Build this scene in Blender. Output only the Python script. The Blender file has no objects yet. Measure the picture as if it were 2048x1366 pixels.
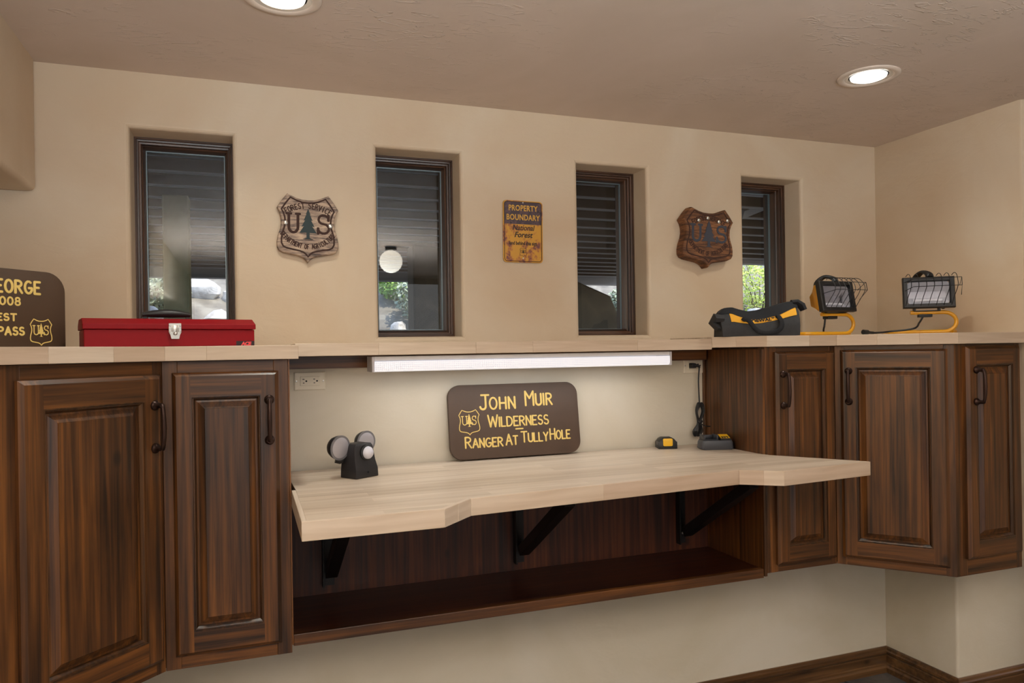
import bpy, bmesh, math, random
from mathutils import Vector, Matrix
from math import sin, cos, tan, atan, radians, pi, sqrt
random.seed(7)
SC = bpy.context.scene
COL = SC.collection
# ------------------------------------------------------------------ camera
F_PX, YAW, ROLL, HZ = 1475.0, radians(19.9), radians(-0.9), 701.0
EYE = Vector((0.0, -2.6, 1.6))
fw = Vector((sin(YAW), cos(YAW), 0)); rt0 = Vector((cos(YAW), -sin(YAW), 0)); up0 = Vector((0, 0, 1))
rt = rt0 * cos(ROLL) + up0 * sin(ROLL); up = -rt0 * sin(ROLL) + up0 * cos(ROLL)
cd = bpy.data.cameras.new('camera'); cam = bpy.data.objects.new('camera', cd); COL.objects.link(cam)
cd.sensor_width = 36.0; cd.lens = F_PX / 2048 * 36; cd.shift_y = (HZ - 683) / 2048; cd.clip_start = 0.05
M4 = Matrix.Identity(4)
for i in range(3):
    M4[i][0] = rt[i]; M4[i][1] = up[i]; M4[i][2] = -fw[i]; M4[i][3] = EYE[i]
cam.matrix_world = M4
SC.camera = cam
def ray(px, py):
    return fw + rt * ((px - 1024) / F_PX) + up * ((HZ - py) / F_PX)
def aty(px, py, y):            # point seen at a pixel on the plane y = const
    d = ray(px, py); t = (y - EYE.y) / d.y; return EYE + d * t
def atz(px, py, z):
    d = ray(px, py); t = (z - EYE.z) / d.z; return EYE + d * t
def xat(px, y, py=700): return aty(px, py, y).x
# ------------------------------------------------------------------ world, sun, light, exposure
W = bpy.data.worlds.new('sky'); SC.world = W; W.use_nodes = True
nt = W.node_tree; nt.nodes.clear()
wo = nt.nodes.new('ShaderNodeOutputWorld'); bg = nt.nodes.new('ShaderNodeBackground')
sky = nt.nodes.new('ShaderNodeTexSky'); sky.sky_type = 'NISHITA'; sky.sun_disc = False
sky.sun_elevation = radians(52); sky.sun_rotation = radians(120); sky.air_density = 1.2; sky.dust_density = 1.5
bg.inputs[1].default_value = 0.9
nt.links.new(sky.outputs[0], bg.inputs[0]); nt.links.new(bg.outputs[0], wo.inputs[0])
def light(name, kind, loc, energy, color=(1, 1, 1), **kw):
    l = bpy.data.lights.new(name, kind); l.energy = energy; l.color = color
    rot = kw.pop('rot', None)
    for k, v in kw.items(): setattr(l, k, v)
    o = bpy.data.objects.new(name, l); COL.objects.link(o); o.location = loc
    if rot: o.rotation_euler = rot
    return o
light('sun', 'SUN', (5, -5, 8), 7.0, (1, .95, .86), angle=0.01, rot=(radians(27), radians(10), radians(15)))
CEIL = 1.6 + 0.902
# added soft fill behind the camera; no opening stands there
light('rear_fill', 'AREA', (1.2, -5.6, 1.35), 22, (.95, .98, 1.0), shape='RECTANGLE', size=3.4, size_y=2.1, rot=(radians(90), 0, 0))
# added upward fill, brightens the ceiling and its bounce; no fixture stands there
light('ceiling_fill', 'AREA', (.35, -3.3, 1.75), 195, (.89, .955, .99), shape='RECTANGLE', size=2.5, size_y=1.4, rot=(radians(180), 0, 0))
WARM = (.98, .98, .88)
DOWN = [(atz(1737, 152, CEIL), 1), (atz(564, -6, CEIL), 1)]
SC.view_settings.view_transform = 'Standard'; SC.view_settings.look = 'None'
SC.view_settings.gamma = 1; SC.view_settings.use_curve_mapping = False
SC.view_settings.exposure = 0.0
# ------------------------------------------------------------------ materials
def newmat(name):
    m = bpy.data.materials.new(name); m.use_nodes = True
    t = m.node_tree; b = t.nodes['Principled BSDF']; return m, t, b
def N(t, typ, **kw):
    n = t.nodes.new(typ)
    for k, v in kw.items():
        if k in n.inputs.keys(): n.inputs[k].default_value = v
        else: setattr(n, k, v)
    return n
def srgb(r, g, b):
    f = lambda c: ((c / 255) / 12.92) if c / 255 <= .04045 else (((c / 255) + .055) / 1.055) ** 2.4
    return (f(r), f(g), f(b), 1)
def plain(name, col, rough=.5, metal=0, coat=0, bump=0, bscale=200, var=0, spec=.5):
    m, t, b = newmat(name)
    b.inputs['Base Color'].default_value = col; b.inputs['Roughness'].default_value = rough
    b.inputs['Metallic'].default_value = metal; b.inputs['Coat Weight'].default_value = coat
    b.inputs['Specular IOR Level'].default_value = spec
    tc = N(t, 'ShaderNodeTexCoord'); nz = N(t, 'ShaderNodeTexNoise', Scale=bscale, Detail=3)
    t.links.new(tc.outputs['Object'], nz.inputs['Vector'])
    if bump:
        bp = N(t, 'ShaderNodeBump', Strength=bump, Distance=.001)
        t.links.new(nz.outputs['Fac'], bp.inputs['Height']); t.links.new(bp.outputs[0], b.inputs['Normal'])
    if var:
        n2 = N(t, 'ShaderNodeTexNoise', Scale=bscale * .12, Detail=5)
        t.links.new(tc.outputs['Object'], n2.inputs['Vector'])
        r = N(t, 'ShaderNodeValToRGB'); c = col
        r.color_ramp.elements[0].position = .3; r.color_ramp.elements[1].position = .7
        r.color_ramp.elements[0].color = (c[0] * (1 - var), c[1] * (1 - var), c[2] * (1 - var), 1)
        r.color_ramp.elements[1].color = (min(1, c[0] * (1 + var)), min(1, c[1] * (1 + var)), min(1, c[2] * (1 + var)), 1)
        t.links.new(n2.outputs['Fac'], r.inputs[0]); t.links.new(r.outputs[0], b.inputs['Base Color'])
    return m
def ramp(t, stops):
    r = N(t, 'ShaderNodeValToRGB'); e = r.color_ramp.elements
    e[0].position, e[0].color = stops[0]; e[1].position, e[1].color = stops[-1]
    for p, c in stops[1:-1]:
        q = e.new(p); q.color = c
    return r
def stucco(name, c0, c1, c2, bump=.25, scale=1.6):
    m, t, b = newmat(name); tc = N(t, 'ShaderNodeTexCoord')
    n = N(t, 'ShaderNodeTexNoise', Scale=scale, Detail=6, Roughness=.55, Distortion=.6)
    t.links.new(tc.outputs['Object'], n.inputs['Vector'])
    r = ramp(t, [(.32, c0), (.5, c1), (.68, c2)]); t.links.new(n.outputs['Fac'], r.inputs[0])
    t.links.new(r.outputs[0], b.inputs['Base Color'])
    n2 = N(t, 'ShaderNodeTexNoise', Scale=9, Detail=7, Roughness=.62, Distortion=1.2)
    mp = N(t, 'ShaderNodeMapping'); mp.inputs['Scale'].default_value = (1, 1, 1.8)
    t.links.new(tc.outputs['Object'], mp.inputs[0]); t.links.new(mp.outputs[0], n2.inputs['Vector'])
    bp = N(t, 'ShaderNodeBump', Strength=bump, Distance=.01)
    t.links.new(n2.outputs['Fac'], bp.inputs['Height']); t.links.new(bp.outputs[0], b.inputs['Normal'])
    b.inputs['Roughness'].default_value = .55; b.inputs['Specular IOR Level'].default_value = .3
    return m
def trowelled(name, c0, c1):
    """ceiling plaster: smooth skim with a few short raised trowel ridges"""
    m = stucco(name, c0, c1, c0, .08, 1.2); t = m.node_tree; b = t.nodes['Principled BSDF']
    tc = N(t, 'ShaderNodeTexCoord'); mp = N(t, 'ShaderNodeMapping'); mp.inputs['Scale'].default_value = (9, 26, 1); mp.inputs['Rotation'].default_value = (0, 0, .5)
    n = N(t, 'ShaderNodeTexNoise', Scale=1, Detail=3, Distortion=2.5); t.links.new(tc.outputs['Object'], mp.inputs[0]); t.links.new(mp.outputs[0], n.inputs['Vector'])
    g = N(t, 'ShaderNodeTexNoise', Scale=2.2, Detail=2); t.links.new(tc.outputs['Object'], g.inputs['Vector'])
    r1 = ramp(t, [(.58, (0, 0, 0, 1)), (.64, (1, 1, 1, 1)), (.7, (0, 0, 0, 1))]); t.links.new(n.outputs['Fac'], r1.inputs[0])
    r2 = ramp(t, [(.52, (0, 0, 0, 1)), (.62, (1, 1, 1, 1))]); t.links.new(g.outputs['Fac'], r2.inputs[0])
    mu = N(t, 'ShaderNodeMath', operation='MULTIPLY'); t.links.new(r1.outputs[0], mu.inputs[0]); t.links.new(r2.outputs[0], mu.inputs[1])
    bp = N(t, 'ShaderNodeBump', Strength=.5, Distance=.004); t.links.new(mu.outputs[0], bp.inputs['Height'])
    old = b.inputs['Normal'].links[0].from_socket; t.links.new(old, bp.inputs['Normal']); t.links.new(bp.outputs[0], b.inputs['Normal'])
    return m
def wood(name, axis, c0, c1, c2, rough=.42, coat=.22, fine=62, knots=True, spec=.5):
    """streaked stained timber; grain runs along the given local axis"""
    m, t, b = newmat(name); tc = N(t, 'ShaderNodeTexCoord'); oi = N(t, 'ShaderNodeObjectInfo')
    ad = N(t, 'ShaderNodeVectorMath', operation='ADD'); mu = N(t, 'ShaderNodeVectorMath', operation='SCALE')
    cb = N(t, 'ShaderNodeCombineXYZ')
    for i in range(3): t.links.new(oi.outputs['Random'], cb.inputs[i])
    t.links.new(cb.outputs[0], mu.inputs[0]); mu.inputs['Scale'].default_value = 7.3
    t.links.new(tc.outputs['Object'], ad.inputs[0]); t.links.new(mu.outputs[0], ad.inputs[1])
    def st(a, lo):
        mp = N(t, 'ShaderNodeMapping'); s = [a, a, a]; s[axis] = lo; mp.inputs['Scale'].default_value = s
        t.links.new(ad.outputs[0], mp.inputs[0]); return mp
    n1 = N(t, 'ShaderNodeTexNoise', Scale=1, Detail=5, Roughness=.6, Distortion=.4); t.links.new(st(fine, 1.6).outputs[0], n1.inputs['Vector'])
    n2 = N(t, 'ShaderNodeTexNoise', Scale=1, Detail=3, Distortion=.5); t.links.new(st(9, 2.0).outputs[0], n2.inputs['Vector'])
    mx = N(t, 'ShaderNodeMix', data_type='FLOAT'); mx.inputs[0].default_value = .3
    t.links.new(n1.outputs['Fac'], mx.inputs[2]); t.links.new(n2.outputs['Fac'], mx.inputs[3])
    r = ramp(t, [(.36, c0), (.5, c1), (.65, c2)]); t.links.new(mx.outputs[0], r.inputs[0])
    last = r.outputs[0]
    if knots:
        v = N(t, 'ShaderNodeTexVoronoi', Scale=1); t.links.new(st(5.5, 3.2).outputs[0], v.inputs['Vector'])
        kr = ramp(t, [(.035, (0.12, 0.1, .08, 1)), (.08, (1, 1, 1, 1))]); t.links.new(v.outputs['Distance'], kr.inputs[0])
        mm = N(t, 'ShaderNodeMix', data_type='RGBA', blend_type='MULTIPLY'); mm.inputs[0].default_value = .8
        t.links.new(last, mm.inputs[6]); t.links.new(kr.outputs[0], mm.inputs[7]); last = mm.outputs[2]
    t.links.new(last, b.inputs['Base Color'])
    bp = N(t, 'ShaderNodeBump', Strength=.12, Distance=.002)
    t.links.new(n1.outputs['Fac'], bp.inputs['Height']); t.links.new(bp.outputs[0], b.inputs['Normal'])
    b.inputs['Roughness'].default_value = rough; b.inputs['Coat Weight'].default_value = coat; b.inputs['Coat Roughness'].default_value = .22
    b.inputs['Specular IOR Level'].default_value = spec
    return m
WD = (srgb(36, 20, 9), srgb(82, 49, 21), srgb(124, 77, 32))
wood_v = wood('stained_alder_upright_grain', 2, *WD)
wood_h = wood('stained_alder_level_grain', 0, *WD)
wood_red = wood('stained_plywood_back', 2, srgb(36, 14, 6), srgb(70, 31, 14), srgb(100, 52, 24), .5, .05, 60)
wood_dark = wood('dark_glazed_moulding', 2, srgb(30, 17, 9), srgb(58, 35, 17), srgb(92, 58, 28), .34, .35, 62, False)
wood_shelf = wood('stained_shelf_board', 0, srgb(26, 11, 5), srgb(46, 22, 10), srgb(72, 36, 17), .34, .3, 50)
frame_v = wood('window_timber_upright', 2, srgb(44, 26, 17), srgb(72, 45, 28), srgb(104, 68, 42), .42, .2, 60, False)
frame_h = wood('window_timber_level', 0, srgb(44, 26, 17), srgb(72, 45, 28), srgb(104, 68, 42), .42, .2, 60, False)
base_m = wood('baseboard_timber', 0, srgb(48, 30, 16), srgb(88, 60, 34), srgb(120, 86, 52), .3, .4, 40)
def maple(name, block=True, tint=1.0):
    m, t, b = newmat(name); tc = N(t, 'ShaderNodeTexCoord'); oi = N(t, 'ShaderNodeObjectInfo')
    mp = N(t, 'ShaderNodeMapping'); mp.inputs['Scale'].default_value = (2.2, 45, 30)
    t.links.new(tc.outputs['Object'], mp.inputs[0])
    n1 = N(t, 'ShaderNodeTexNoise', Scale=1, Detail=4, Distortion=.8); t.links.new(mp.outputs[0], n1.inputs['Vector'])
    g = ramp(t, [(.3, srgb(198 * tint, 178 * tint, 156 * tint)), (.7, srgb(222 * tint, 207 * tint, 190 * tint))]); t.links.new(n1.outputs['Fac'], g.inputs[0])
    last = g.outputs[0]
    if block:
        br = N(t, 'ShaderNodeTexBrick', Scale=1.0); br.inputs['Mortar Size'].default_value = 0.0
        br.inputs['Brick Width'].default_value = .62; br.inputs['Row Height'].default_value = .042
        br.inputs['Color1'].default_value = (.80, .78, .74, 1); br.inputs['Color2'].default_value = (1, 1, 1, 1); br.inputs['Bias'].default_value = .15
        t.links.new(tc.outputs['Object'], br.inputs['Vector'])
        mm = N(t, 'ShaderNodeMix', data_type='RGBA', blend_type='MULTIPLY'); mm.inputs[0].default_value = .8
        t.links.new(last, mm.inputs[6]); t.links.new(br.outputs['Color'], mm.inputs[7]); last = mm.outputs[2]
    else:
        rr = ramp(t, [(0, (.80, .72, .66, 1)), (.5, (.95, .92, .88, 1)), (1, (1.0, 1.0, 1.0, 1))]); t.links.new(oi.outputs['Random'], rr.inputs[0])
        mm = N(t, 'ShaderNodeMix', data_type='RGBA', blend_type='MULTIPLY'); mm.inputs[0].default_value = .9
        t.links.new(last, mm.inputs[6]); t.links.new(rr.outputs[0], mm.inputs[7]); last = mm.outputs[2]
    t.links.new(last, b.inputs['Base Color']); b.inputs['Roughness'].default_value = .42
    return m
maple_top = maple('maple_butcher_block'); maple_edge = maple('maple_edge_board', False)
wall_m = stucco('tan_plaster', srgb(202, 178, 150), srgb(208, 188, 162), srgb(214, 198, 176), .16)
low_m = stucco('cream_plaster', srgb(206, 197, 176), srgb(213, 205, 188), srgb(219, 212, 198), .12)
ceil_m = trowelled('ceiling_plaster', srgb(198, 180, 164), srgb(206, 188, 174))
BLK = plain('black_plastic', srgb(26, 26, 28), .45, bump=.1)
BLKG = plain('charcoal_plastic', srgb(52, 53, 58), .4, bump=.1)
GREYP = plain('graphite_plastic', srgb(66, 68, 74), .38, bump=.1)
YEL = plain('yellow_enamel', srgb(226, 160, 20), .3, coat=.4)
YELP = plain('yellow_plastic', srgb(238, 184, 34), .4)
RED = plain('red_enamel', srgb(136, 8, 20), .5, spec=.2)
STEEL = plain('nickel_steel', srgb(196, 192, 184), .28, 1)
BRONZE = plain('oiled_bronze', srgb(62, 44, 38), .38, .7, var=.2)
CREAMP = plain('almond_plastic', srgb(226, 217, 198), .4)
SLOT = plain('slot_black', srgb(18, 16, 14), .7)
WHITE = plain('white_enamel', srgb(222, 222, 226), .4)
SIGNB = plain('brown_sign_paint', srgb(82, 64, 52), .6, bump=.12, bscale=120, var=.06)
SIGNB2 = plain('dark_brown_sign_paint', srgb(78, 58, 42), .6, bump=.12, bscale=120, var=.06)
SIGNY = plain('cream_yellow_paint', srgb(236, 206, 120), .6)
BRKT = plain('black_bracket_steel', srgb(30, 26, 26), .45, .3)
FABB = plain('black_webbing', srgb(22, 24, 30), .85, bump=.5, bscale=500)
FABG = plain('charcoal_nylon', srgb(54, 55, 58), .85, bump=.6, bscale=600, var=.1)
FABY = plain('yellow_nylon', srgb(236, 172, 44), .8, bump=.4, bscale=600)
CHROME = plain('reflector', srgb(225, 225, 228), .18, 1, bump=.3, bscale=60)
def glassmat(name, tint=(1, 1, 1, 1), ior=1.5, rough=0.0):
    m, t, b = newmat(name); t.nodes.remove(b); out = t.nodes['Material Output']
    fr = N(t, 'ShaderNodeFresnel', IOR=ior); gm = N(t, 'ShaderNodeNewGeometry'); im = N(t, 'ShaderNodeMix', data_type='FLOAT'); im.inputs[2].default_value = ior; im.inputs[3].default_value = 1 / ior
    t.links.new(gm.outputs['Backfacing'], im.inputs[0]); t.links.new(im.outputs[0], fr.inputs['IOR']); tr = N(t, 'ShaderNodeBsdfTransparent', Color=tint); gl = N(t, 'ShaderNodeBsdfGlossy', Roughness=rough)
    mx = N(t, 'ShaderNodeMixShader'); t.links.new(fr.outputs[0], mx.inputs[0]); t.links.new(tr.outputs[0], mx.inputs[1]); t.links.new(gl.outputs[0], mx.inputs[2]); t.links.new(mx.outputs[0], out.inputs[0]); return m
GLASS = glassmat('window_glass', (.86, .88, .9, 1), 1.5); LENS = glassmat('lamp_glass', (.95, .95, .97, 1), 1.5)
def emis(name, col, s):
    m, t, b = newmat(name); b.inputs['Base Color'].default_value = col; b.inputs['Emission Color'].default_value = col; b.inputs['Emission Strength'].default_value = s; return m
# ------------------------------------------------------------------ mesh builder
class MB:
    def __init__(s): s.v = []; s.f = []
    def add(s, vs, fs):
        o = len(s.v); s.v += [tuple(p) for p in vs]; s.f += [tuple(i + o for i in f) for f in fs]; return s
    def box(s, x0, x1, y0, y1, z0, z1):
        return s.add([(x0, y0, z0), (x1, y0, z0), (x1, y1, z0), (x0, y1, z0), (x0, y0, z1), (x1, y0, z1), (x1, y1, z1), (x0, y1, z1)],
                     [(0, 3, 2, 1), (4, 5, 6, 7), (0, 1, 5, 4), (1, 2, 6, 5), (2, 3, 7, 6), (3, 0, 4, 7)])
    def loft(s, loops, caps=True, closed=True):
        n = len(loops[0]); o = len(s.v)
        for l in loops: s.v += [tuple(p) for p in l]
        for k in range(len(loops) - 1):
            for i in range(n if closed else n - 1):
                j = (i + 1) % n
                s.f.append((o + k * n + i, o + k * n + j, o + (k + 1) * n + j, o + (k + 1) * n + i))
        if caps:
            s.f.append(tuple(o + i for i in range(n))[::-1]); s.f.append(tuple(o + (len(loops) - 1) * n + i for i in range(n)))
        return s
    def prism(s, poly, z0, z1):       # plan polygon, extruded up
        return s.loft([[(x, y, z0) for x, y in poly], [(x, y, z1) for x, y in poly]])
    def prismy(s, poly, y0, y1):      # front-view polygon (x, z), extruded in depth
        return s.loft([[(x, y1, z) for x, z in poly], [(x, y0, z) for x, z in poly]])
    def slab(s, x0, x1, z0, z1, ya, ym, yb, l=0, r=0, b=0, t=0):
        L = [[(x0, y, z0), (x1, y, z0), (x1, y, z1), (x0, y, z1)] for y in (ya, ym)]
        L.append([(x0 + l, yb, z0 + b), (x1 - r, yb, z0 + b), (x1 - r, yb, z1 - t), (x0 + l, yb, z1 - t)])
        return s.loft(L)
    def ring(s, x0, x1, z0, z1, prof, fill=False):   # profile of (inset, y) swept round a rectangle with mitres
        L = [[(x0 + i, y, z0 + i), (x1 - i, y, z0 + i), (x1 - i, y, z1 - i), (x0 + i, y, z1 - i)] for i, y in prof]
        s.loft(L, caps=False)
        if fill: s.f.append(tuple(len(s.v) - 4 + i for i in range(4)))
        return s
    def tube(s, pts, r, seg=8, sq=None, caps=True, closed=False):
        pts = [Vector(p) for p in pts]; n = len(pts); loops = []; prev = None
        for i, p in enumerate(pts):
            if closed: d = pts[(i + 1) % n] - pts[i - 1]
            else: d = pts[min(i + 1, n - 1)] - pts[max(i - 1, 0)]
            d.normalize()
            if prev is None:
                a = Vector((0, 0, 1)) if abs(d.z) < .9 else Vector((0, 1, 0)); u = d.cross(a).normalized()
            else:
                u = prev - d * prev.dot(d)
                if u.length < .2: u = (w0 - d * w0.dot(d))
                u.normalize()
            prev = u; w = d.cross(u); w0 = w; rr = r[i] if isinstance(r, (list, tuple)) else r
            L = []
            for k in range(seg):
                q = u * cos(2 * pi * k / seg) * rr + w * sin(2 * pi * k / seg) * rr
                if sq: q = Vector((q.x * sq[0], q.y * sq[1], q.z * sq[2]))
                L.append(p + q)
            loops.append(L)
        if closed: loops.append(loops[0]); caps = False
        return s.loft(loops, caps)
    def lathe(s, prof, o=(0, 0, 0), axis='z', seg=24):   # prof of (radius, height)
        o = Vector(o); L = []
        ax = {'z': lambda r, h, a: Vector((r * cos(a), r * sin(a), h)), 'y': lambda r, h, a: Vector((r * cos(a), h, r * sin(a))), 'x': lambda r, h, a: Vector((h, r * cos(a), r * sin(a)))}[axis]
        for r, h in prof: L.append([o + ax(max(r, 1e-5), h, 2 * pi * k / seg) for k in range(seg)])
        return s.loft(L)
    def sphere(s, c, r, seg=12, sc=(1, 1, 1)):
        c = Vector(c); L = []
        for i in range(seg // 2 + 1):
            a = pi * i / (seg // 2) - pi / 2
            L.append([c + Vector((r * cos(a) * cos(2 * pi * k / seg) * sc[0] + 1e-6 * cos(k), r * cos(a) * sin(2 * pi * k / seg) * sc[1] + 1e-6 * sin(k), r * sin(a) * sc[2])) for k in range(seg)])
        return s.loft(L)
    def xf(s, M):
        s.v = [tuple(M @ Vector(p)) for p in s.v]; return s
    def build(s, name, mat, parent=None, bevel=0, segs=2, smooth=35, loc=None, rot=None):
        me = bpy.data.meshes.new(name); me.from_pydata(s.v, [], s.f)
        bm = bmesh.new(); bm.from_mesh(me)
        bmesh.ops.remove_doubles(bm, verts=bm.verts, dist=1e-6)
        bmesh.ops.dissolve_degenerate(bm, dist=1e-7, edges=bm.edges)
        bmesh.ops.recalc_face_normals(bm, faces=bm.faces)
        if bevel:
            ed = [e for e in bm.edges if len(e.link_faces) == 2 and e.calc_face_angle(0) > .45]
            bmesh.ops.bevel(bm, geom=ed, offset=bevel, segments=segs, profile=.5, affect='EDGES', clamp_overlap=True)
        bm.to_mesh(me); bm.free()
        me.materials.append(mat)
        if smooth:
            me.polygons.foreach_set('use_smooth', [True] * len(me.polygons)); me.set_sharp_from_angle(angle=radians(smooth))
        o = bpy.data.objects.new(name, me); COL.objects.link(o)
        if parent: o.parent = parent
        if loc is not None: o.location = loc
        if rot is not None: o.rotation_euler = rot
        return o
def tag(o, label, cat, group=None, kind=None):
    o['label'] = label; o['category'] = cat
    if group: o['group'] = group
    if kind: o['kind'] = kind
    return o
def thing(name, label, cat, loc=(0, 0, 0), rz=0, group=None):
    o = bpy.data.objects.new(name, None); COL.objects.link(o); o.location = loc; o.rotation_euler = (0, 0, rz); o.empty_display_size = .05
    return tag(o, label, cat, group)
def struct(o): o['kind'] = 'structure'; return o
def copy_tree(o, parent=None):
    c = o.copy(); COL.objects.link(c); c.parent = parent
    for ch in list(o.children): copy_tree(ch, c)
    return c
def arc(cx, cy, rx, ry, a0, a1, n=10): return [(cx + rx * cos(radians(a0 + (a1 - a0) * i / n)), cy + ry * sin(radians(a0 + (a1 - a0) * i / n))) for i in range(n + 1)]
def smoothpath(pts, n=6):
    P = [Vector(p) for p in pts]; out = []
    for i in range(len(P) - 1):
        a, b, c, d = P[max(i - 1, 0)], P[i], P[i + 1], P[min(i + 2, len(P) - 1)]
        for k in range(n):
            t = k / n; out.append(.5 * ((2 * b) + (c - a) * t + (2 * a - 5 * b + 4 * c - d) * t * t + (3 * b - a - 3 * c + d) * t ** 3))
    out.append(P[-1]); return out
# ------------------------------------------------------------------ brush-stroke lettering (x right, y up, cap height 1)
GL = {
 'A': (.62, [[(0, 0), (.31, 1), (.62, 0)], [(.12, .36), (.5, .36)]]), 'B': (.55, [[(0, 0), (0, 1)] + arc(.22, .76, .26, .24, 90, -90, 6)[0:] + [(0, .52)], [(0, .52)] + arc(.25, .26, .3, .26, 90, -90, 6) + [(0, 0)]]),
 'C': (.58, [arc(.32, .5, .32, .5, 50, 310, 12)]), 'D': (.58, [[(0, 0), (0, 1)] + arc(.2, .5, .38, .5, 90, -90, 10) + [(0, 0)]]),
 'E': (.46, [[(.46, 1), (0, 1), (0, 0), (.46, 0)], [(0, .52), (.36, .52)]]), 'F': (.46, [[(.46, 1), (0, 1), (0, 0)], [(0, .52), (.36, .52)]]),
 'G': (.6, [arc(.32, .5, .32, .5, 55, 335, 12) + [(.6, .45), (.36, .45)]]), 'H': (.52, [[(0, 0), (0, 1)], [(.52, 0), (.52, 1)], [(0, .5), (.52, .5)]]),
 'I': (.02, [[(0, 0), (0, 1)]]), 'J': (.45, [[(.1, 1), (.6, 1)], [(.38, 1), (.38, .25)] + arc(.19, .22, .19, .22, 0, -170, 8)]),
 'L': (.42, [[(0, 1), (0, 0), (.42, 0)]]), 'M': (.62, [[(0, 0), (0, 1), (.31, .5), (.62, 1), (.62, 0)]]), 'N': (.52, [[(0, 0), (0, 1), (.52, 0), (.52, 1)]]),
 'O': (.6, [arc(.3, .5, .3, .5, 90, 450, 16)]), '0': (.5, [arc(.25, .5, .25, .5, 90, 450, 16)]), 'P': (.5, [[(0, 0), (0, 1)] + arc(.22, .74, .28, .26, 90, -90, 8) + [(0, .48)]]),
 'R': (.54, [[(0, 0), (0, 1)] + arc(.22, .76, .28, .24, 90, -90, 8) + [(0, .52)], [(.2, .52), (.54, 0)]]),
 'S': (.48, [arc(.24, .76, .22, .24, 40, 270, 9) + arc(.24, .27, .24, .26, 90, -150, 9)]), 'T': (.56, [[(0, 1), (.56, 1)], [(.28, 1), (.28, 0)]]),
 'U': (.52, [[(0, 1), (0, .28)] + arc(.26, .26, .26, .26, 180, 360, 10) + [(.52, 1)]]), 'V': (.56, [[(0, 1), (.28, 0), (.56, 1)]]),
 'W': (.84, [[(0, 1), (.2, 0), (.42, .85), (.64, 0), (.84, 1)]]), 'Y': (.52, [[(0, 1), (.26, .5), (.52, 1)], [(.26, .5), (.26, 0)]]),
 '8': (.48, [arc(.24, .76, .2, .23, 90, 450, 12), arc(.24, .27, .24, .27, 90, 450, 12)]), '-': (.5, [[(0, .5), (.5, .5)]]),
 '7': (.5, [[(0, 1), (.5, 1), (.15, 0)]])}
def strokes(mb, paths, r, place, seg=6):
    """round brush strokes, split at sharp corners; place(x, y) gives the 3-D point on the face"""
    for p in paths:
        Q = [Vector(place(x, y)) for x, y in p]; runs = [[Q[0]]]
        for i in range(1, len(Q)):
            runs[-1].append(Q[i])
            if i < len(Q) - 1 and (Q[i] - Q[i - 1]).angle(Q[i + 1] - Q[i], 0) > .75: runs.append([Q[i]])
        for P in runs:
            if len(P) < 2: continue
            if len(P) == 2: P = [P[0], P[0].lerp(P[1], .5), P[1]]
            if (P[0] - P[-1]).length < 1e-6: mb.tube(P[:-1], r, seg, sq=(1, .35, 1), closed=True); continue
            d0 = (P[0] - P[1]).normalized(); d1 = (P[-1] - P[-2]).normalized()
            P = [P[0] + d0 * r * .8, P[0] + d0 * r * .45] + P + [P[-1] + d1 * r * .45, P[-1] + d1 * r * .8]
            mb.tube(P, [r * .45, r * .85] + [r] * (len(P) - 4) + [r * .85, r * .45], seg, sq=(1, .35, 1))
def word(mb, s, x, z, h, r, y, gap=.22, first=1.35, sx=1.0, caps=True):
    """one line of signwriting starting at x; the first letter taller. returns its end"""
    for i, ch in enumerate(s):
        if ch == ' ': x += h * .45 * sx; continue
        w, ps = GL[ch]; hh = h * (first if (i == 0 or s[i - 1] == ' ') and caps else 1)
        strokes(mb, ps, r, lambda a, b: (x + a * hh * sx * .95, y, z + b * hh))
        x += (w * (hh / h) * .95 + gap) * h * sx
    return x
def word_parts(parent, mat, s, x, z, h, r, y, gap=.22, first=1.35, sx=1.0):
    for i, ch in enumerate(s):
        w, ps = GL[ch]; hh = h * (first if i == 0 else 1); m = MB()
        strokes(m, ps, r, lambda a, b: (x + a * hh * sx * .95, y, z + b * hh))
        m.build('letter', mat, parent, smooth=50); x += (w * (hh / h) * .95 + gap) * h * sx
def wlen(s, h, gap=.22, first=1.35, sx=1.0, caps=True):
    x = 0
    for i, ch in enumerate(s):
        if ch == ' ': x += h * .45 * sx; continue
        hh = h * (first if (i == 0 or s[i - 1] == ' ') and caps else 1); x += (GL[ch][0] * (hh / h) * .95 + gap) * h * sx
    return x - gap * h * sx
def arcword(mb, s, cx, cz, R, a0, a1, h, r, y, inward=False, sx=.9):
    n = len(s)
    for i, ch in enumerate(s):
        if ch == ' ': continue
        a = radians(a0 + (a1 - a0) * (i + .5) / n); w, ps = GL[ch]
        if inward: rad = Vector((-cos(a), -sin(a))); tg = Vector((-sin(a), cos(a))); base = R + h * .5
        else: rad = Vector((cos(a), sin(a))); tg = Vector((sin(a), -cos(a))); base = R - h * .5
        o = Vector((cx + base * cos(a), cz + base * sin(a)))
        def pl(u, v):
            q = o + tg * ((u - w / 2) * h * sx) + rad * (v * h); return (q.x, y, q.y)
        strokes(mb, ps, r, pl, 5)
_tc = {}
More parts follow.
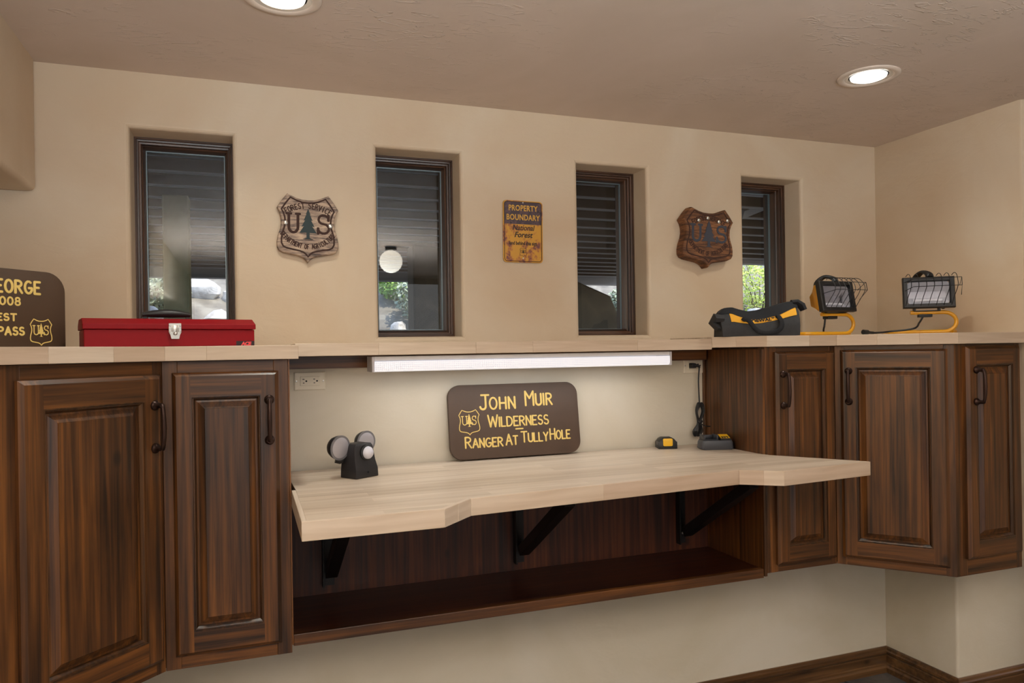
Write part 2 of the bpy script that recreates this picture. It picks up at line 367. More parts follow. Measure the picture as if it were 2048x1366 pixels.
def text(body, size, name, mat, parent, loc, rot=(pi / 2, 0, 0), extrude=.0006, shear=0, offset=0, sx=1, sp=1):
    c = bpy.data.curves.new(name, 'FONT'); c.body = body; c.size = size; c.extrude = extrude; c.shear = shear; c.offset = offset; c.align_x = 'CENTER'; c.align_y = 'CENTER'; c.resolution_u = 3; c.space_character = sp
    o = bpy.data.objects.new(name, c); COL.objects.link(o); bpy.context.view_layer.update()
    me = bpy.data.meshes.new_from_object(o.evaluated_get(bpy.context.evaluated_depsgraph_get())); bpy.data.objects.remove(o)
    me.materials.clear(); me.materials.append(mat); o = bpy.data.objects.new(name, me); COL.objects.link(o); o.parent = parent; o.location = loc; o.rotation_euler = rot; o.scale = (sx, 1, 1); o['kind'] = 'stuff'; return o
# ------------------------------------------------------------------ key planes
YW, YL = 0.0, -0.06                 # window wall, lower wall behind the desk
D1 = -0.42                          # cabinet fronts
ZT = 1.6 + .025; ZTL = 1.6 + .031; ZTR = 1.6 + .038; TH = .039
XR = xat(1752, 0, 500)              # right wall
ZB = 1.6 - .826; ZBL = ZB - .020; ZBR = ZB + .012                     # cabinet bottoms
ZD = 1.6 - .386; TD = .046          # desk top
XSOF = xat(71, 0, 250); ZSOF = aty(68, 384, 0).z
XLW, YBK, XRR = -1.05, -5.9, 4.2
XJ1 = xat(327, D1, 1000)            # joint of the two left cabinets
XCL = xat(580, D1, 1000)            # right side of left cabinets
XCR = xat(1532, D1, 900)            # left side of right cabinets
XJ2 = xat(1671, D1, 900)
YB2 = None
# ------------------------------------------------------------------ windows and upper wall
SPX = [(261.5, 461), (757, 921), (1159, 1300), (1487, 1607)]
ex = [(xat(a, 0, 480), xat(b, 0, 480)) for a, b in SPX]
W0 = sum(b - a for a, b in ex) / 4; step = (ex[3][0] - ex[0][0]) / 3
ZWT = (aty(360, 272, 0).z + aty(1545, 353, 0).z + aty(1230, 327, 0).z) / 3
ZWB = aty(1000, 672, .1).z - .002
WIN = [(ex[i][0] * .5 + (ex[0][0] + step * i) * .5, ) for i in range(4)]
WIN = [(a[0], a[0] + W0) for a in WIN]
RB, YF, YO = .014, .105, .22        # bullnose, frame face, outer face
def wall_with_openings():
    m = MB(); x0, x1, z0, z1 = XLW, XR, 0.0, CEIL
    def grid(y, r, flip):
        xs = [x0]
        for a, b in WIN: xs += [a - r, b + r]
        xs.append(x1); zs = [z0, ZWB - r, ZWT + r, z1]
        for i in range(len(xs) - 1):
            for j in range(3):
                if i % 2 == 1 and j == 1: continue
                m.add([(xs[i], y, zs[j]), (xs[i + 1], y, zs[j]), (xs[i + 1], y, zs[j + 1]), (xs[i], y, zs[j + 1])], [(0, 1, 2, 3)])
    grid(0, RB, 0); grid(YO, 0, 1)
    for a, b in WIN:
        prof = [(RB * (1 - cos(radians(t))), RB * (1 - sin(radians(90 - t)))) for t in (0, 22, 45, 68, 90)]
        prof = [(RB * sin(radians(t)), RB * (1 - cos(radians(t)))) for t in (0, 22, 45, 68, 90)]
        m.ring(a - RB, b + RB, ZWB - RB, ZWT + RB, prof + [(RB, YO)])
    m.add([(x0, 0, z1), (x1, 0, z1), (x1, YO, z1), (x0, YO, z1)], [(0, 1, 2, 3)]); m.add([(x0, 0, z0), (x1, 0, z0), (x1, YO, z0), (x0, YO, z0)], [(0, 1, 2, 3)])
    return m
struct(wall_with_openings().build('wall_back', wall_m, smooth=0))
for i, (a, b) in enumerate(WIN):
    w = bpy.data.objects.new(f'window_{i+1}', None); COL.objects.link(w); struct(w); w.location = (a, YF, ZWB)
    ww, hh = b - a, ZWT - ZWB; FW = .022
    def member(x0, x1, z0, z1, side):
        # stepped timber member, mitred by construction through insets
        pr = [(0, 0), (.006, 0), (.007, .006), (.012, .007), (.013, .018), (.018, .019), (.019, .034), (FW, .036), (FW + .006, .060), (FW + .006, .11), (0, .11)]
        mb = MB(); L = []
        for ins, y in pr:
            if side == 'l': L.append([(ins, y, ins), (ins, y, hh - ins)])
            if side == 'r': L.append([(ww - ins, y, ins), (ww - ins, y, hh - ins)])
            if side == 't': L.append([(ins, y, hh - ins), (ww - ins, y, hh - ins)])
            if side == 'b': L.append([(ins, y, ins), (ww - ins, y, ins)])
        L2 = [[l[0] for l in L], [l[1] for l in L]]; return mb.loft(L2)
    for s in 'lr': member(0, 0, 0, 0, s).build('frame_stile', frame_v, w, smooth=20)
    for s in 'tb': member(0, 0, 0, 0, s).build('frame_rail', frame_h, w, smooth=20)
    gi = FW + .006
    MB().ring(gi - .003, ww - gi + .003, gi - .003, hh - gi + .003, [(0, .066), (.006, .066), (.006, .076)]).build('spacer_bar', plain('glazing_spacer', srgb(120, 134, 140), .35, .6) if i == 0 else bpy.data.materials['glazing_spacer'], w, smooth=0)
    MB().box(gi - .004, ww - gi + .004, .077, .080, gi - .004, hh - gi + .004).build('glass_pane', GLASS, w, smooth=0)
# ------------------------------------------------------------------ room shell
struct(MB().box(XLW - .12, XLW, YBK, YO, 0, CEIL).build('wall_left', wall_m, smooth=0))
XLOW = xat(1771, YL, 1200)
YUP = EYE.y + XR / (xat(2046, 0, 480) / 2.6)     # where the right wall turns outward
struct(MB().box(XR, XR + .3, YUP, YO, ZBR, CEIL + .03).build('wall_right', wall_m, bevel=.012, smooth=30))
struct(MB().box(XR + .3, XRR, YUP + .05, YUP + .12, 0, CEIL).build('wall_return', wall_m, smooth=0))
struct(MB().box(XRR, XRR + .1, YBK, YUP + .12, 0, CEIL).build('wall_far_right', wall_m, smooth=0))
struct(MB().box(XLW - .12, XRR + .1, YBK - .12, YBK, 0, CEIL).build('wall_front', plain('dark_brown_far_wall', srgb(84, 66, 50), .7, var=.1), smooth=0))
struct(MB().box(XLW - .12, XRR + .1, YBK - .12, YO, CEIL, CEIL + .15).build('ceiling', ceil_m, smooth=0))
struct(MB().box(XLW, XSOF, YBK, YW - .0, ZSOF, CEIL + .03).build('wall_soffit', wall_m, bevel=.018, segs=4, smooth=40))
# lower wall: thicker base wall behind the desk, then a bump-out under the right cabinets
d = xat(1914, YL, 1200); tt = XLOW / ((aty(1914, 1200, -.5).x) / (2.6 - .5)); YBO = EYE.y + tt
struct(MB().box(XLW, XLOW, YL, -.0005, 0, ZTL - TH - .0005).build('wall_lower', low_m, smooth=0))
struct(MB().box(XLOW, XLOW + 1.6, YBO, YL + .03, 0, ZBR - .0005).build('wall_lower_right', low_m, bevel=.012, segs=3, smooth=30))
# baseboards (moulded profile)
ZBB = 1.6 - .5825 * 2.54 / 2.6 * 1.0
ZBB = (aty(1771, 1285, YL).z + aty(1440, 1363, YL).z) / 2
ZF = ZBB - .108
bp = [(u, ZF + .108 * v) for u, v in ((0, 0), (.024, 0), (.024, .2), (.018, .27), (.018, .34), (.015, .37), (.015, .66), (.011, .70), (.017, .76), (.017, .84), (.012, .88), (.010, .96), (.006, 1), (0, 1))]
def baseboard(name, pts, inward):
    for k, (p, q, t0, t1) in enumerate(pts):
        m = MB(); L = []
        p = Vector(p); q = Vector(q); dr = (q - p).normalized(); nn = Vector((dr.y, -dr.x))
        A = [p + nn * u + dr * (u * t0) for u, _ in bp]; B = [q + nn * u - dr * (u * t1) for u, _ in bp]
        m.loft([[(a.x, a.y, h) for a, (_, h) in zip(A, bp)], [(b.x, b.y, h) for b, (_, h) in zip(B, bp)]])
        o = m.build(name[k], base_m, smooth=0); struct(o)
baseboard(['baseboard_back', 'baseboard_side', 'baseboard_right'], [((XLW, YL), (XLOW, YL), 0, 1), ((XLOW, YL), (XLOW, YBO), 1, -1), ((XLOW, YBO), (XLOW + 1.6, YBO), -1, 0)], 1)
# floor and slate tiles
fl = struct(MB().box(XLW - .12, XRR + .1, YBK - .12, YO, ZF - .1, ZF - .012).build('floor', plain('tile_grout', srgb(120, 112, 100), .9), smooth=0))
slate = [stucco('slate_' + n, srgb(*a), srgb(*b), srgb(*c), .5, 6) for n, a, b, c in (('grey', (70, 72, 78), (94, 92, 92), (120, 116, 112)), ('brown', (86, 74, 60), (110, 98, 82), (128, 120, 106)), ('violet', (74, 66, 72), (104, 96, 100), (134, 126, 124)))]
for s_ in slate: s_.node_tree.nodes['Principled BSDF'].inputs['Roughness'].default_value = .3
T = .33; tile_me = {}
for ix in range(-3, 13):
    for iy in range(0, 17):
        x, y = ix * T + .11, -iy * T - .075
        if x > XLOW - .03 and y > YBO: continue
        k = random.randrange(3)
        x1 = min(x + T - .006, XRR); x0 = max(x, XLW)
        if x1 - x0 < .05: continue
        h = random.choice((0, .0015, .003))
        o = MB().box(x0, x1, y - T + .006, y, ZF - .012, ZF - .003 + h).build('tile', slate[k], fl, bevel=.002, segs=1, smooth=0)
# ------------------------------------------------------------------ doors, handles and cabinets
def handle(parent, x, z, y0, L=.112, name='handle'):
    m = MB(); r = .0055
    for s in (-1, 1):
        m.lathe([(0, .000), (.0125, .0), (.0135, -.003), (.011, -.006), (.0075, -.009), (.0065, -.02), (.0068, -.028)], (x, y0, z + s * L / 2), 'y', 16)
    P = [(x, y0 - .018, z - L / 2), (x, y0 - .028, z - L / 2 + .001), (x, y0 - .031, z - L / 2 + .010), (x, y0 - .033, z - L / 4), (x, y0 - .034, z), (x, y0 - .033, z + L / 4), (x, y0 - .031, z + L / 2 - .010), (x, y0 - .028, z + L / 2 - .001), (x, y0 - .018, z + L / 2)]
    m.tube(P, [.0062, .0062, .0055, .006, .0066, .006, .0055, .0062, .0062], 10)
    return m.build(name, BRONZE, parent, smooth=60)
def door(cab, x0, x1, z0, z1, hx=None, hz=None, sw=.05, rw=.062, label=None, name='door'):
    yf = -.021
    # raised centre panel is the door's own mesh
    a0, a1, b0, b1 = x0 + sw, x1 - sw, z0 + rw, z1 - rw
    m = MB(); m.ring(a0 + .008, a1 - .008, b0 + .008, b1 - .008, [(-.004, -.004), (.004, -.006), (.009, -.007), (.026, -.0165), (.027, -.0185)], fill=True)
    d = m.build(name, wood_v, cab, smooth=15)
    MB().slab(x0, x0 + sw, z0, z1, 0, -.012, yf, l=.010, b=.010, t=.010).build('stile', wood_v, d, smooth=0)
    MB().slab(x1 - sw, x1, z0, z1, 0, -.012, yf, r=.010, b=.010, t=.010).build('stile', wood_v, d, smooth=0)
    MB().slab(a0, a1, z0, b0, 0, -.012, yf, b=.010).build('rail', wood_h, d, smooth=0)
    MB().slab(a0, a1, b1, z1, 0, -.012, yf, t=.010).build('rail', wood_h, d, smooth=0)
    MB().ring(a0, a1, b0, b1, [(0, -.012), (0, -.0215), (.003, -.0215), (.0045, -.017), (.0065, -.0165), (.011, -.010), (.012, -.004)]).build('moulding', wood_dark, d, smooth=15)
    if hx is not None: handle(d, hx, hz, yf)
    if label: d['label'] = label
    return d
def prop_dist(face_o, ang, px, py=1000):
    """distance along a cabinet face to the point seen at pixel column px"""
    dd = ray(px, py); o = Vector(face_o); u = Vector((cos(ang), sin(ang)))
    # solve o + u*s = EYE + d*t in plan
    a, b, c, e = u.x, -dd.x, u.y, -dd.y; rx, ry = EYE.x - o.x, EYE.y - o.y
    det = a * e - b * c; return (rx * e - b * ry) / det
def zat(face_o, ang, s, px, py):
    o = Vector(face_o); u = Vector((cos(ang), sin(ang))); p = o + u * s
    dd = ray(px, py); t = ((p.x - EYE.x) * dd.x + (p.y - EYE.y) * dd.y) / (dd.x ** 2 + dd.y ** 2); return EYE.z + dd.z * t
def cabinet(o2, ang, width, label, zt, body):
    """face frame in local axes: x along the face, -y outward"""
    zb0 = ZBL if o2[0] < .5 else ZBR
    c = thing('wall_cabinet', label, 'cabinet', (o2[0], o2[1], zb0), ang, 'stained timber wall cabinets')
    H = zt - zb0
    Mi = (Matrix.Translation((o2[0], o2[1], zb0)) @ Matrix.Rotation(ang, 4, 'Z')).inverted()
    pl = [(Mi @ Vector((x, y, 0))) for x, y in body]
    MB().prism([(p.x, p.y) for p in pl], .001, H - .001).build('carcass', wood_v, c, bevel=.001, segs=1, smooth=0)
    return c, H
def faceframe(c, x0, x1, H, l, r, b, t):
    y = -.019
    MB().box(x0, x0 + l, y, 0, 0, H).build('face_stile', wood_v, c, bevel=.0012, smooth=0)
    MB().box(x1 - r, x1, y, 0, 0, H).build('face_stile', wood_v, c, bevel=.0012, smooth=0)
    MB().box(x0 + l, x1 - r, y + .0005, 0, 0, b).build('face_rail', wood_h, c, bevel=.0012, smooth=0)
    MB().box(x0 + l, x1 - r, y + .0005, 0, H - t, H).build('face_rail', wood_h, c, bevel=.0012, smooth=0)
    MB().box(x0 + l - .002, x1 - r + .002, -.004, .0, b - .002, H - t + .002).build('inner_panel', wood_v, c, smooth=0)
A45 = radians(45); AR = radians(-49)
FY = D1 + .019    # plane behind the face frame, for the flat-run cabinets
def full_cab(o2, ang, pxs, label, zt, hside, body, pyrow=1000):
    """pxs: face left, door left, door right, face right as pixel columns; None keeps the given distance"""
    o2 = (o2[0], o2[1]); n = Vector((sin(ang), -cos(ang)))      # outward normal
    ori = (o2[0] - n.x * .019, o2[1] - n.y * .019)              # the frame's back plane; o2 lies on its front
    c, H = cabinet(ori, ang, 0, label, zt, body)
    s = [prop_dist(o2, ang, p) if isinstance(p, (int, float)) and p > -900 else p for p in pxs]
    return c, H, s
# --- left angled cabinet
s_end = .44
o1 = (XJ1 - cos(A45) * s_end, D1 - sin(A45) * s_end)
nrm = Vector((sin(A45), -cos(A45)))
bodyL = [(o1[0] - nrm.x * .019, o1[1] - nrm.y * .019), (XJ1 - .008, D1 + .0195), (XJ1 - .008, YL - .001), (XLW + .001, YL - .001), (XLW + .001, o1[1] + .01)]
c, H, s = full_cab(o1, A45, (0, 31, 317, 327), 'tall stained timber cabinet set at an angle under the red toolbox', ZT - TH - .001, 'r', bodyL)
H1 = H
dz0 = zat(o1, A45, s[2], 313, 1321) - ZBL; dz1 = zat(o1, A45, s[2], 316, 750) - ZBL
faceframe(c, s[0] - .03, s_end, H, s[1] + .012 - s[0] + .03, s_end - s[2] + .012, dz0 + .012, H - dz1 + .012)
def dooron(c, s, z0, z1, hpx, o2, ang, hz, **kw):
    e = bpy.data.objects.new('t', None)
    d = door(c, s[1], s[2], z0, z1, prop_dist(o2, ang, hpx) if hpx else None, hz, **kw)
    # sits on the face frame front
    for ob in [d]: ob.location.y = -.0192
    return d
hz = zat(o1, A45, prop_dist(o1, A45, 302), 302, 853) - ZBL
dooron(c, s, dz0, dz1, 301, o1, A45, hz, sw=.052, rw=.066)
# --- left flat cabinet
o2 = (XJ1, D1)
bodyF = [(XJ1 - .0075, D1 + .0195), (XCL, D1 + .0195), (XCL, YL - .001), (XJ1 - .0075, YL - .001)]
c, H, s = full_cab(o2, 0, (327, 348, 560, 580), 'narrow stained timber cabinet between the angled one and the desk recess', ZT - TH - .001, 'r', bodyF)
dz0 = zat(o2, 0, s[2], 560, 1282) - ZBL; dz0 = max(dz0, .03); dz1 = zat(o2, 0, s[2], 560, 741) - ZBL
faceframe(c, 0.0005, XCL - XJ1, H, s[1] + .012, XCL - XJ1 - s[2] + .012, dz0 + .012, H - dz1 + .012)
hz = zat(o2, 0, prop_dist(o2, 0, 541), 541, 838) - ZBL
dooron(c, s, dz0, dz1, 541, o2, 0, hz, sw=.046, rw=.064)
# --- right flat cabinet
ZTRC = ZTR - TH - .001
XR1 = XJ2
bodyR1 = [(XCR, D1 + .0195), (XJ2 + .006, D1 + .0195), (XJ2 + .006, YL - .001), (XCR, YL - .001)]
o3 = (XCR, D1)
c, H, s = full_cab(o3, 0, (1532, 1550, 1667, 1672), 'narrow stained timber cabinet beside the desk, right of the charger', ZTRC, 'l', bodyR1)
dz0 = zat(o3, 0, s[1], 1548, 1128) - ZBR; dz0 = max(.028, dz0); dz1 = zat(o3, 0, s[1], 1549, 704) - ZBR
faceframe(c, 0, XJ2 - XCR - .0005, H, s[1] + .012, XJ2 - XCR - s[2] + .012, dz0 + .012, H - dz1 + .012)
hz = zat(o3, 0, prop_dist(o3, 0, 1562), 1562, 779) - ZBR
dooron(c, s, dz0, dz1, 1562, o3, 0, hz, sw=.044, rw=.062)
# --- right angled cabinet
o4 = (XJ2, D1); s4 = prop_dist(o4, AR, 1912)
P4 = (o4[0] + cos(AR) * s4, o4[1] + sin(AR) * s4)
n4 = Vector((sin(AR), -cos(AR)))
XR3 = xat(2041, P4[1], 900)
XCAB = max(XR3, XLOW + .02)
bodyR2 = [(XJ2 + .0065, D1 + .0195 + .006), (P4[0] - n4.x * .0195 - .004, P4[1] - n4.y * .0195 + .002), (P4[0] - .004, YBO + .2 if False else P4[1] + .30), (min(XLOW, XR) - .002, YL - .001), (XJ2 + .0065, YL - .001)]
bodyR2 = [(XJ2 + .0065, D1 + .0195 + .006), (P4[0] - n4.x * .0195 - .002, P4[1] - n4.y * .0195), (P4[0] - .002, -.30), (min(XLOW, XR) - .002, -.2), (min(XLOW, XR) - .002, YL - .001), (XJ2 + .0065, YL - .001)]
c, H, s = full_cab(o4, AR, (1672, 1685, 1899, 1912), 'wide stained timber cabinet set at an angle in the right corner', ZTRC, 'l', bodyR2)
dz0 = max(.028, zat(o4, AR, s[1], 1684, 1111) - ZBR); dz1 = zat(o4, AR, s[1], 1686, 700) - ZBR
faceframe(c, 0.0005, s4, H, s[1] + .012, s4 - s[2] + .012, dz0 + .012, H - dz1 + .012)
hz = zat(o4, AR, prop_dist(o4, AR, 1702), 1702, 772) - ZBR
dooron(c, s, dz0, dz1, 1702, o4, AR, hz, sw=.05, rw=.062)
# --- far right flat cabinet
o5 = (P4[0], P4[1])
bodyR3 = [(P4[0] + .001, P4[1] + .0195), (XR3, P4[1] + .0195), (XR3, P4[1] + .20), (P4[0] + .001, P4[1] + .20)]
c, H, s = full_cab(o5, 0, (1912, 1929, 2036, 2042), 'narrow stained timber cabinet at the far right end of the run', ZTRC, 'l', bodyR3)
dz0 = max(.028, zat(o5, 0, s[1], 1929, 1117) - ZBR); dz1 = zat(o5, 0, s[1], 1930, 693) - ZBR
faceframe(c, 0.0005, XR3 - P4[0], H, s[1] + .012, XR3 - P4[0] - s[2] + .010, dz0 + .012, H - dz1 + .012)
hz = zat(o5, 0, prop_dist(o5, 0, 1945), 1945, 771) - ZBR
dooron(c, s, dz0, dz1, 1945, o5, 0, hz, sw=.042, rw=.062)
# ------------------------------------------------------------------ recess under the ledge: side panels, back, shelf, apron
cub = thing('desk_recess', 'dark stained timber recess with an open shelf under the desk', 'shelf', ((XCL + XCR) / 2, YL, ZB))
cub.location = (0, 0, 0)
MB().box(XCR - .012, XCR - .0005, D1 + .001, YL - .0005, ZB + .001, ZTL - TH - .001).build('side_panel', wood_v, cub, bevel=.001, smooth=0)
MB().box(XCR - .019, XCR - .0125, YL - .014, YL - .0005, ZD + .001, ZTL - TH - .002).build('corner_strip', wood_v, cub, bevel=.001, smooth=0)
MB().box(XCL + .0005, XCL + .004, D1 + .001, YL - .0005, ZB + .001, ZTL - TH - .002).build('side_panel', wood_v, cub, smooth=0)
ZSH = (atz(580, 1277, ZB + .045).z)
hsh = (zat((0, D1 + .012), 0, xat(580, D1 + .012), 580, 1278) + zat((0, D1 + .012), 0, xat(1522, D1 + .012), 1522, 1129)) / 2
hb = (zat((0, D1 + .012), 0, xat(580, D1 + .012), 580, 1302) + zat((0, D1 + .012), 0, xat(1522, D1 + .012), 1522, 1146)) / 2
hb = min(hb, hsh - .025)
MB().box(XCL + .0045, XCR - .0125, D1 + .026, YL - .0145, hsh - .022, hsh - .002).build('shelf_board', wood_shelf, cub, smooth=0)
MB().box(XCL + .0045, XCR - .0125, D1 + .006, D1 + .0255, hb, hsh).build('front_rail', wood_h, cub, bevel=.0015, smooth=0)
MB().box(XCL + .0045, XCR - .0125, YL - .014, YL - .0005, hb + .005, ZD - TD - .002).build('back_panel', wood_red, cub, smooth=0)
MB().box(XCL + .0045, XCR - .0195, YL - .035, YL - .0005, ZTL - TH - .042, ZTL - TH - .001).build('apron', wood_h, cub, bevel=.001, smooth=0)
# ------------------------------------------------------------------ countertops
def staves(parent, p, q, cuts, z0, z1, t=.012):
    """boards laminated along one straight front edge from p to q; cuts as fractions"""
    p = Vector(p); q = Vector(q); d = q - p; u = d.normalized(); n = Vector((u.y, -u.x))
    cs = [0] + list(cuts) + [1]
    for a, b in zip(cs[:-1], cs[1:]):
        A = p + d * a; B = p + d * b
        e0 = n * t * 0
        C = B - n * t; D = A - n * t
        if b == 1: C = C - u * .0
        mid = (A + B) / 2; L = (B - A).length; ang = math.atan2(u.y, u.x)
        o = MB().box(-L / 2 + .0002, L / 2 - .0002, 0, t, z0, z1).build('stave', maple_edge, parent, bevel=.0015, segs=2, smooth=0)
        o.location = (mid.x, mid.y, 0); o.rotation_euler = (0, 0, ang)
OV = .026; TS = .012
def counter(name, label, outline, edges, z1, th, mat=maple_top):
    """outline in plan, counter-clockwise; edges: indices i of front edges (i -> i+1) that carry staves with their cuts"""
    r = thing(name, label, 'countertop', (0, 0, 0))
    pts = [Vector(p) for p in outline]; n = len(pts)
    # inner slab: pull front edges back by the stave thickness
    def off(i):
        e = lambda k: (pts[(k + 1) % n] - pts[k % n]).normalized()
        def line(k):
            u = e(k); nn = Vector((u.y, -u.x)); t = TS if (k % n) in edges else 0
            return pts[k % n] - nn * t, u
        (a, u), (b, v) = line(i - 1), line(i)
        det = u.x * -v.y + v.x * u.y
        if abs(det) < .15: return b
        w = b - a; s = (w.x * -v.y + v.x * w.y) / det; return a + u * s
    inner = [off(i) for i in range(n)]
    MB().prism([(p.x, p.y) for p in inner], z1 - th + .0002, z1 - .0002).build('slab', mat, r, smooth=0)
    for i, cuts in edges.items():
        P, Q = pts[i], pts[(i + 1) % n]; u = (Q - P).normalized(); nn = Vector((u.y, -u.x))
        # mitred ends through a prism per stave
        Pi, Qi = inner[i], inner[(i + 1) % n]; cs = [0] + list(cuts) + [1]
        for a, b in zip(cs[:-1], cs[1:]):
            o_ = P.lerp(Q, (a + b) / 2); ang = math.atan2(u.y, u.x)
            quad = [P.lerp(Q, a), P.lerp(Q, b), (Qi if b == 1 else P.lerp(Q, b) - nn * TS), (Pi if a == 0 else P.lerp(Q, a) - nn * TS)]
            Mi = Matrix.Rotation(-ang, 2)
            loc = [Mi @ (q - o_) for q in quad]
            ob = MB().prism([(l.x, l.y) for l in loc], z1 - th, z1).build('stave', maple_edge, r, bevel=.001, segs=1, smooth=0)
            ob.location = (o_.x, o_.y, 0); ob.rotation_euler = (0, 0, ang)
    return r
yc = D1 - OV; kk = OV * (sqrt(2) - 1)
XEL = xat(597, yc, 705)
Lf = (XJ1 - cos(A45) * .75 + nrm.x * OV, D1 - sin(A45) * .75 + nrm.y * OV)
Lc = (XJ1 + OV * tan(radians(22.5)), yc)
counter('left_countertop'.replace('left_', ''), 'maple butcher block counter with the red toolbox standing on it', [(XLW + .001, Lf[1]), Lf, Lc, (XEL, yc), (XEL, -.0005), (XLW + .001, -.0005)], {1: (.32, .58, .80), 2: (.30,)}, ZT, TH)
YLG = -.285
XD0 = xat(1424, YLG, 700)
P4c = Vector(P4) + Vector((0, -OV)); th2 = (pi - 0) 
uR = Vector((cos(AR), sin(AR))); nR = Vector((sin(AR), -cos(AR)))
def inter(p, u, q, v):
    det = u.x * -v.y + v.x * u.y; w = q - p; s = (w.x * -v.y + v.x * w.y) / det; return p + u * s
E1 = inter(Vector((XJ2, D1)) + nR * OV, uR, Vector((0, yc)), Vector((1, 0)))
E2 = inter(Vector((XJ2, D1)) + nR * OV, uR, Vector((0, P4[1] - OV)), Vector((1, 0)))
XLE = xat(1534, yc, 690)
counter('window_ledge', 'long maple butcher block ledge beneath the four windows', [(XEL + .0005, YLG), (XD0, YLG), (XD0, -.0005), (XEL + .0005, -.0005)], {0: (.17, .385, .52, .79)}, ZTL, TH)
counter('countertop', 'maple butcher block counter under the two yellow work lights', [(XD0 + .0005, YLG), (XLE, yc), (E1.x, E1.y), (E2.x, E2.y), (XR3 + .03, E2.y), (XR3 + .03, YUP + .002 if YUP > E2.y else E2.y + .25), (XR - .0005, YUP + .002 if YUP > E2.y else E2.y + .25), (XR - .0005, -.0005), (XD0 + .0005, -.0005)], {0: (.45,), 1: (.6,), 2: (.35, .7), 3: ()}, ZTR, TH)
# ------------------------------------------------------------------ the desk
def dz(px, py, y=None):
    p = atz(px, py, ZD); return Vector((p.x, p.y if y is None else y))
B_ = dz(603, 1046); C_ = dz(889, 1016); D_ = dz(942, 997); E_ = dz(1478, 940); F_ = dz(1568, 942.5); G_ = dz(1741, 923)
yb = (B_.y + C_.y) / 2
print('desk', B_, C_, D_, E_, F_, G_)
def rayx(px, y, py=900): return Vector((xat(px, y, py), y))
desk_pts = [Vector((XCL + .0045, YL - .0145)), Vector((XCL + .0045, D1 - .003)), rayx(603, yb, 1046), rayx(889, yb, 1016), rayx(942, D_.y, 997), rayx(1478, E_.y, 940), F_, G_, Vector((XCR - .004, D1 - .022)), Vector((XCR - .014, D1 + .03)), Vector((XCR - .014, YL - .0145))]
_c = counter('desk', 'wide maple butcher block desk with a shallow cut-out front edge', desk_pts, {1: (), 2: (), 3: (.5,), 4: (.45,), 5: (.55,), 6: (), 7: ()}, ZD, TD)
_c['category'] = 'desk'
# brackets carrying the desk
def bracket(px, label):
    x = xat(px, YL - .02, 1050); r = thing('shelf_bracket', label, 'bracket', (x, YL - .0145, ZD - TD), 0, 'dark brackets under the desk')
    H = .34; Dp = .50
    MB().box(-.02, .02, -.006, -.0005, -H, -.001).box(-.02, -.014, -.03, -.006, -H, -.001).build('wall_plate', BRKT, r, bevel=.001, segs=1, smooth=0)
    MB().box(-.02, .02, -Dp, -.031, -.0065, -.0008).box(-.02, -.014, -Dp, -.031, -.03, -.0065).build('arm', BRKT, r, bevel=.001, segs=1, smooth=0)
    m = MB(); a = Vector((0, -.035, -H + .05)); b = Vector((0, -Dp + .06, -.035)); d_ = (b - a).normalized(); n_ = Vector((0, -d_.z, d_.y)) * .018
    m.loft([[(x_, (a + s * n_).y, (a + s * n_).z) for x_, s in ((-.012, -1), (.026, -1), (.026, 1), (-.012, 1))], [(x_, (b + s * n_).y, (b + s * n_).z) for x_, s in ((-.012, -1), (.026, -1), (.026, 1), (-.012, 1))]])
    m.build('brace', BRKT, r, bevel=.0015, segs=1, smooth=0)
    for z in (-.05, -H + .04): MB().lathe([(0, 0), (.006, 0), (.006, -.003), (.003, -.004), (0, -.004)], (.008, -.006, z), 'y', 10).build('bolt', STEEL, r)
bracket(655, 'dark steel bracket below the motion light end of the desk')
bracket(1037, 'dark steel bracket below the middle of the desk, under the brown sign')
bracket(1362, 'dark steel bracket below the battery and charger end of the desk')
# ------------------------------------------------------------------ ceiling downlights
LITD = emis('lamp_face', (1, .95, .86, 1), 1.5)
TRIM = plain('downlight_trim', srgb(216, 200, 186), .45); REFL = plain('downlight_reflector', srgb(232, 230, 226), .25, .6)
def downlight(p, label, watt):
    r = thing('recessed_light', label, 'ceiling light', (p.x, p.y, CEIL), 0, 'recessed ceiling lights')
    MB().lathe([(.098, -.0005), (.098, -.003), (.094, -.006), (.082, -.007), (.074, -.004), (.070, -.0005)], seg=48).build('trim_ring', TRIM, r, smooth=50)
    m = MB(); m.loft([[(rr * cos(2 * pi * k / 40), rr * sin(2 * pi * k / 40), h) for k in range(40)] for rr, h in ((.0735, -.0035), (.066, -.0022), (.062, -.0012))], caps=False); m.build('reflector', REFL, r, smooth=60)
    m = MB(); m.lathe([(0.058, -.0008), (.056, -.006), (.045, -.0105), (.025, -.0135), (0, -.0145)], seg=32); m.build('bulb', LITD, r, smooth=60)
    l = light('downlight_beam', 'SPOT', (p.x, p.y, CEIL - .03), watt, WARM, spot_size=radians(150), spot_blend=.9, shadow_soft_size=.045)
    return r
WATT = 20
downlight(DOWN[0][0], 'round recessed ceiling light in the right corner of the ceiling', WATT * .75)
downlight(DOWN[1][0], 'round recessed ceiling light cut by the top edge, above the shield sign', WATT)
# the rest of the grid behind the camera
for x, y in ((.1, -2.55), (1.97, -2.55), (.1, -4.4), (1.97, -4.4), (3.5, -3.2)):
    light('downlight_beam', 'SPOT', (x, y, CEIL - .03), WATT, WARM, spot_size=radians(140), spot_blend=.8, shadow_soft_size=.045)
